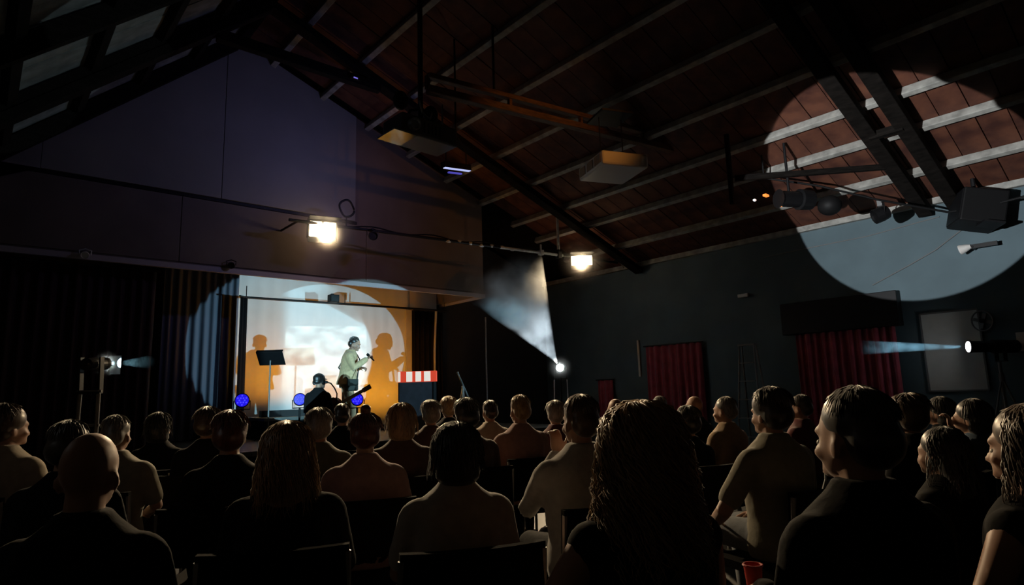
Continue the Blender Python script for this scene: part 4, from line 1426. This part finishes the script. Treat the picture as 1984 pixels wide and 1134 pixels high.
for i, (lab, x, y, d, op) in enumerate(AUD):
    T = at(x, y, d=d)
    yaw = math.atan2(STAGE_AT.y - T.y, STAGE_AT.x - T.x) - math.pi / 2
    hair = op.get('hair', 'short')
    topz = {'bald': .858, 'short': .870, 'full': .884, 'bob': .881, 'afro': .895, 'long': .879, 'curly': .890, 'bun': .885}[hair]
    k = (T.z - .464) / topz
    fwd = Vector((-math.sin(yaw), math.cos(yaw), 0))
    base = Vector((T.x, T.y, 0)) - fwd * .01
    for (q, l2) in placed:
        if (q - base).length < .55: print('CLOSE', lab, '|', l2, round((q - base).length, 2))
    placed.append((base, lab))
    make_person(lab, base, yaw, k, **op)
    chair(base, yaw, 'black chair under the ' + lab)
    print('P', i, [round(q, 2) for q in base], 'k', round(k, 2))
print('people time', _t.time() - _t0)
# a red cup and a paper fan held in the audience
hc = HANDS['person in black shirt seated nearest at the right'] + Vector((0, 0, -.005)) - R0 * .012
print('cup px', hc)
cp = thing('red_cup', 'red cup held low beside the nearest black shirt', 'cup', hc)
MB().lathe(hc, hc + Vector((0, 0, .06)), [(0, .017), (.004, .018), (.057, .023), (.06, .023), (.056, .021), (.01, .016), (.01, .001)]).build('wall', mat('red_plastic', (.55, .05, .04), .45), cp, smooth=True)
MB().path([hc + Vector((.023 * math.cos(a), .023 * math.sin(a), .06)) for a in np.linspace(0, 6.2832, 20)], .003, 6).build('rim', MATS['red_plastic'], cp)
hf = HANDS['person in black seated right of the nearest black shirt'] + Vector((0, 0, .02))
fa_ = thing('paper_fan', 'pale folded paper fan held up right of nearest shirt', 'fan', hf)
fx_, fz_ = Vector((R0.x, R0.y, 0)).normalized(), Vector((0, 0, 1))
fy_ = fz_.cross(fx_)
for q in range(9):
    a0, a1 = .35 + q * .24, .35 + (q + 1) * .24
    o0, o1 = (.006 if q % 2 else -.006), (-.006 if q % 2 else .006)
    pr = [(r, a, o) for r, a, o in ((.03, a0, o0), (.15, a0, o0), (.15, a1, o1), (.03, a1, o1))]
    vs = [tuple(hf + fx_ * (r * math.cos(a)) + fz_ * (r * math.sin(a)) + fy_ * (o + e)) for e in (0, .002) for r, a, o in pr]
    MB().add(vs, [(0, 1, 2, 3), (7, 6, 5, 4), (0, 4, 5, 1), (1, 5, 6, 2), (2, 6, 7, 3), (3, 7, 4, 0)]).build('leaf', mat('fan_paper', (.55, .52, .46), .7), fa_)
MB().tube(hf - fz_ * .03, hf + fz_ * .03, .008).build('handle', BLACKP, fa_)


# ------------------------------------------------------------------ performers
def make_standing(label, base, rz, H, top, bottom, hcol):
    t = thing('person', label, 'person', base, rz, 'performers on stage')
    k = H / 1.735
    o = np.array([0, 0, .875 * k])               # hip plane above the feet
    lean = .10

    def P(x, y, z):
        return np.array([x, y + lean * max(0, z), z]) * k + o

    F = Frame(HPIV, -.35, -.30, 0, k, o + np.array([0, lean * .66 * k + .03, -.015]))
    A = {-1: ((-.185, 0, .490), (-.30, -.02, .27), (-.12, .20, .30)), 1: ((.185, 0, .490), (.25, .10, .28), (.08, .30, .44))}

    def torso(mb, g):
        mb.loft([(*P(0, 0, z), (a + g) * k, (b + g) * k) for z, a, b in TORSO])
        for s in (-1, 1): mb.ellipsoid(P(s * .162, 0, .495), np.array((.062 + g, .06 + g, .058 + g)) * k)

    def arms(mb, g, end=1.0):
        for s in (-1, 1):
            sh, el, wr = (np.array(q) for q in A[s])
            mb.capsule([P(*sh), P(*((sh + el) / 2)), P(*el), P(*((el + wr) / 2)), P(*(el + (wr - el) * end))], [(r + g) * k for r in (.055, .047, .042, .037, .028)])

    def legs(mb, g, foot=True):
        for s, yy in ((-1, -.10), (1, .12)):
            hip, kn, an = P(s * .092, 0, .03), np.array([s * .12, yy * .6 + .04, .48 * k]), np.array([s * .13, yy, .09])
            mb.capsule([hip, (hip + kn) / 2, kn], [(.085 + g) * k, (.072 + g) * k, (.055 + g) * k])
            mb.capsule([kn, kn * .6 + an * .4, an], [(.054 + g) * k, (.052 + g) * k, (.036 + g) * k])
            if foot: mb.capsule([an - np.array([0, .02, .04]), an + np.array([0, .13, -.055])], [.042, .034])

    mb = MB()
    torso(mb, 0)
    mb.capsule([P(0, -.012, .54), P(0, .01, .61), F.p((0, .005, .68))], [.06 * k, .054 * k, .053 * k])
    head_parts(mb, F)
    arms(mb, 0)
    legs(mb, 0)
    for s in (-1, 1):
        hand_parts(mb, P(*A[s][2]), (-s * .3, .6, .5 if s > 0 else -.1), (0, -.6, .8), k, .9, -s)
    link(remesh(mb, .008, 3), 'body', SKIN, t)
    build_hair(t, F, 'short', hcol, True)
    mb = MB()
    torso(mb, .022)
    # open jacket skirt below the waist
    mb.loft([(*P(0, 0, z), a * k, b * k) for z, a, b in ((.0, .235, .19), (.06, .225, .18), (.16, .20, .155), (.30, .20, .15), (.45, .205, .145))])
    arms(mb, .022, .92)
    link(remesh(mb, .012, 2, 'jacket'), 'jacket', cloth(top, CLOTH[top]), t)
    mb = MB()
    mb.loft([(*P(0, 0, z), (a + .014) * k, (b + .014) * k) for z, a, b in ((-.06, .15, .115), (.08, .182, .138), (.15, .172, .125))])
    legs(mb, .016, False)
    link(remesh(mb, .012, 2, 'trousers'), 'trousers', cloth(bottom, CLOTH[bottom]), t)
    for s, yy in ((-1, -.10), (1, .12)):
        MB().loft([(s * .13, yy + .05, 0.002, .045, .135), (s * .13, yy + .05, .025, .046, .135), (s * .13, yy + .03, .06, .042, .105), (s * .13, yy - .01, .10, .04, .055)], 14).build('shoe', mat('brown_leather', (.08, .04, .02), .4), t, world=False, smooth=True)
    for s in (-1, 1):
        MB().ellipsoid(F.p((s * .031, .094, .724)), np.array((.0125, .0115, .010)) * k).build('eye', mat('eye_white', (.5, .48, .45), .2), t, world=False, smooth=True)
    return t, P, A, k


# actor
ah = at(673, 652, d=11.09)
afz = .6
face_yaw = math.radians(-120)                    # faces the audience and to the right of the picture
actor, PA, AA, ka_ = make_standing('person in loose beige jacket standing on the lit stage', (ah.x, ah.y, afz), face_yaw, ah.z - afz, 'beige', 'tan', 'black')
Ra = Matrix.Rotation(face_yaw, 3, 'Z')


def aw(p):
    return Vector((ah.x, ah.y, afz)) + Ra @ Vector(tuple(p))


hand = aw(PA(*AA[1][2]) + np.array([-.03, .07, .03]))
mic = thing('hand_microphone', 'small dark microphone held up by the standing actor', 'microphone', hand)
up_ = (aw(PA(0, .16, .66)) - hand).normalized()
MB().lathe(hand - up_ * .09, hand + up_ * .08, [(0, .011), (.02, .013), (.13, .015), (.135, .02), (.15, .026), (.17, .026), (.185, .016)]).build('body', BLACKP, mic, smooth=True)
bagc = aw(PA(.235, .12, -.02))
bag = thing('shoulder_bag', 'dark shoulder bag hanging at the actor hip', 'bag', bagc)
Rbg = Ra @ Matrix.Rotation(.15, 3, 'Y')
MB().box(bagc, (.07, .18, .20), Rbg).build('pouch', mat('dark_canvas', (.03, .035, .03), .8), bag, bevel=.03)
MB().box(bagc + Rbg @ Vector((.025, 0, .055)), (.035, .19, .11), Rbg).build('flap', mat('dark_canvas', (.03, .035, .03), .8), bag, bevel=.015)
MB().path([bagc + Rbg @ Vector((0, .07, .09)), aw(PA(.10, .18, .30)), aw(PA(-.06, .17, .45)), aw(PA(-.13, .07, .60)), aw(PA(-.12, -.08, .55)), aw(PA(.05, -.17, .30)), bagc + Rbg @ Vector((0, -.07, .09))], .012, 6).build('strap', MATS['dark_canvas'], bag)

# seated musician with headphones and guitar
mh = at(612, 724, d=9.45)
mb_yaw = math.radians(-62)
mk = .93
mseat = mh.z - .6 - .872 * mk
mus = make_person('person in black with headphones seated on the stage', (mh.x - .0, mh.y, .6), mb_yaw, mk, hair='cap', hcol='black', top='black', bottom='black', seat_z=max(.16, mseat), near=True, head_yaw=-.2, group='performers on stage', lean=.12)
sz = max(.16, mseat)
stl = thing('low_stool', 'low black stool beneath the seated musician', 'stool', (mh.x, mh.y, .6), mb_yaw)
MB().bbox((-.2, -.18, sz - .05), (.2, .2, sz - .004)).build('seat', BLACKP, stl, world=False, bevel=.01)
for sx2 in (-1, 1):
    for sy2 in (-1, 1):
        MB().tube((sx2 * .16, sy2 * .15, 0), (sx2 * .15, sy2 * .14, sz - .05), .015).build('leg', BLACK, stl, world=False)
hpn = thing('headphones', 'black headphones worn by the seated musician', 'headphones', (mh.x, mh.y, mh.z), mb_yaw)
hz = -(.872 - .735) * mk
ly = .12 * .66 * mk
MB().path([(.098 * mk * math.cos(a), ly - .01, hz + .135 * mk * math.sin(a)) for a in np.linspace(.1, 3.04, 16)], .010, 6).build('band', BLACKP, hpn, world=False)
for s in (-1, 1):
    MB().ellipsoid((s * .090 * mk, ly, hz - .005), (.022, .038, .042)).build('ear_cup', BLACKP, hpn, world=False, smooth=True)
# guitar across the lap
g0 = thing('guitar', 'pale necked guitar across the seated musician lap', 'guitar', (mh.x, mh.y, .6), mb_yaw)
gc_ = Vector((.02, .33, sz + .26))
gd = Vector((.86, .10, .42)).normalized()
gn_ = gd.cross(Vector((0, 0, 1))).normalized()
gu = gn_.cross(gd)
RG = Matrix((gd, gu, gn_)).transposed()
v, f = [], []
prof = [(-.24, .10), (-.22, .15), (-.14, .185), (-.04, .15), (.02, .125), (.08, .135), (.15, .125), (.20, .06)]
outl = [(u, w_) for u, w_ in prof] + [(u, -w_) for u, w_ in reversed(prof)]
n = len(outl)
for dz in (-.045, .045):
    for u, w_ in outl: v.append(tuple(gc_ + gd * u + gu * w_ + gn_ * dz))
f = [tuple(range(n)), tuple(range(2 * n - 1, n - 1, -1))] + [(i, (i + 1) % n, (i + 1) % n + n, i + n) for i in range(n)]
MB().add(v, f).build('body', mat('guitar_wood', (.25, .09, .03), .3), g0, world=False, bevel=.008)
MB().box(gc_ + gd * .42, (.46, .05, .022), RG).build('neck', mat('pale_maple', (.55, .42, .28), .35), g0, world=False)
MB().box(gc_ + gd * .70, (.14, .07, .018), RG).build('headstock', MATS['guitar_wood'], g0, world=False)
MB().box(gc_ - gd * .10 - gn_ * .05, (.03, .12, .012), RG).build('bridge', BLACKP, g0, world=False)
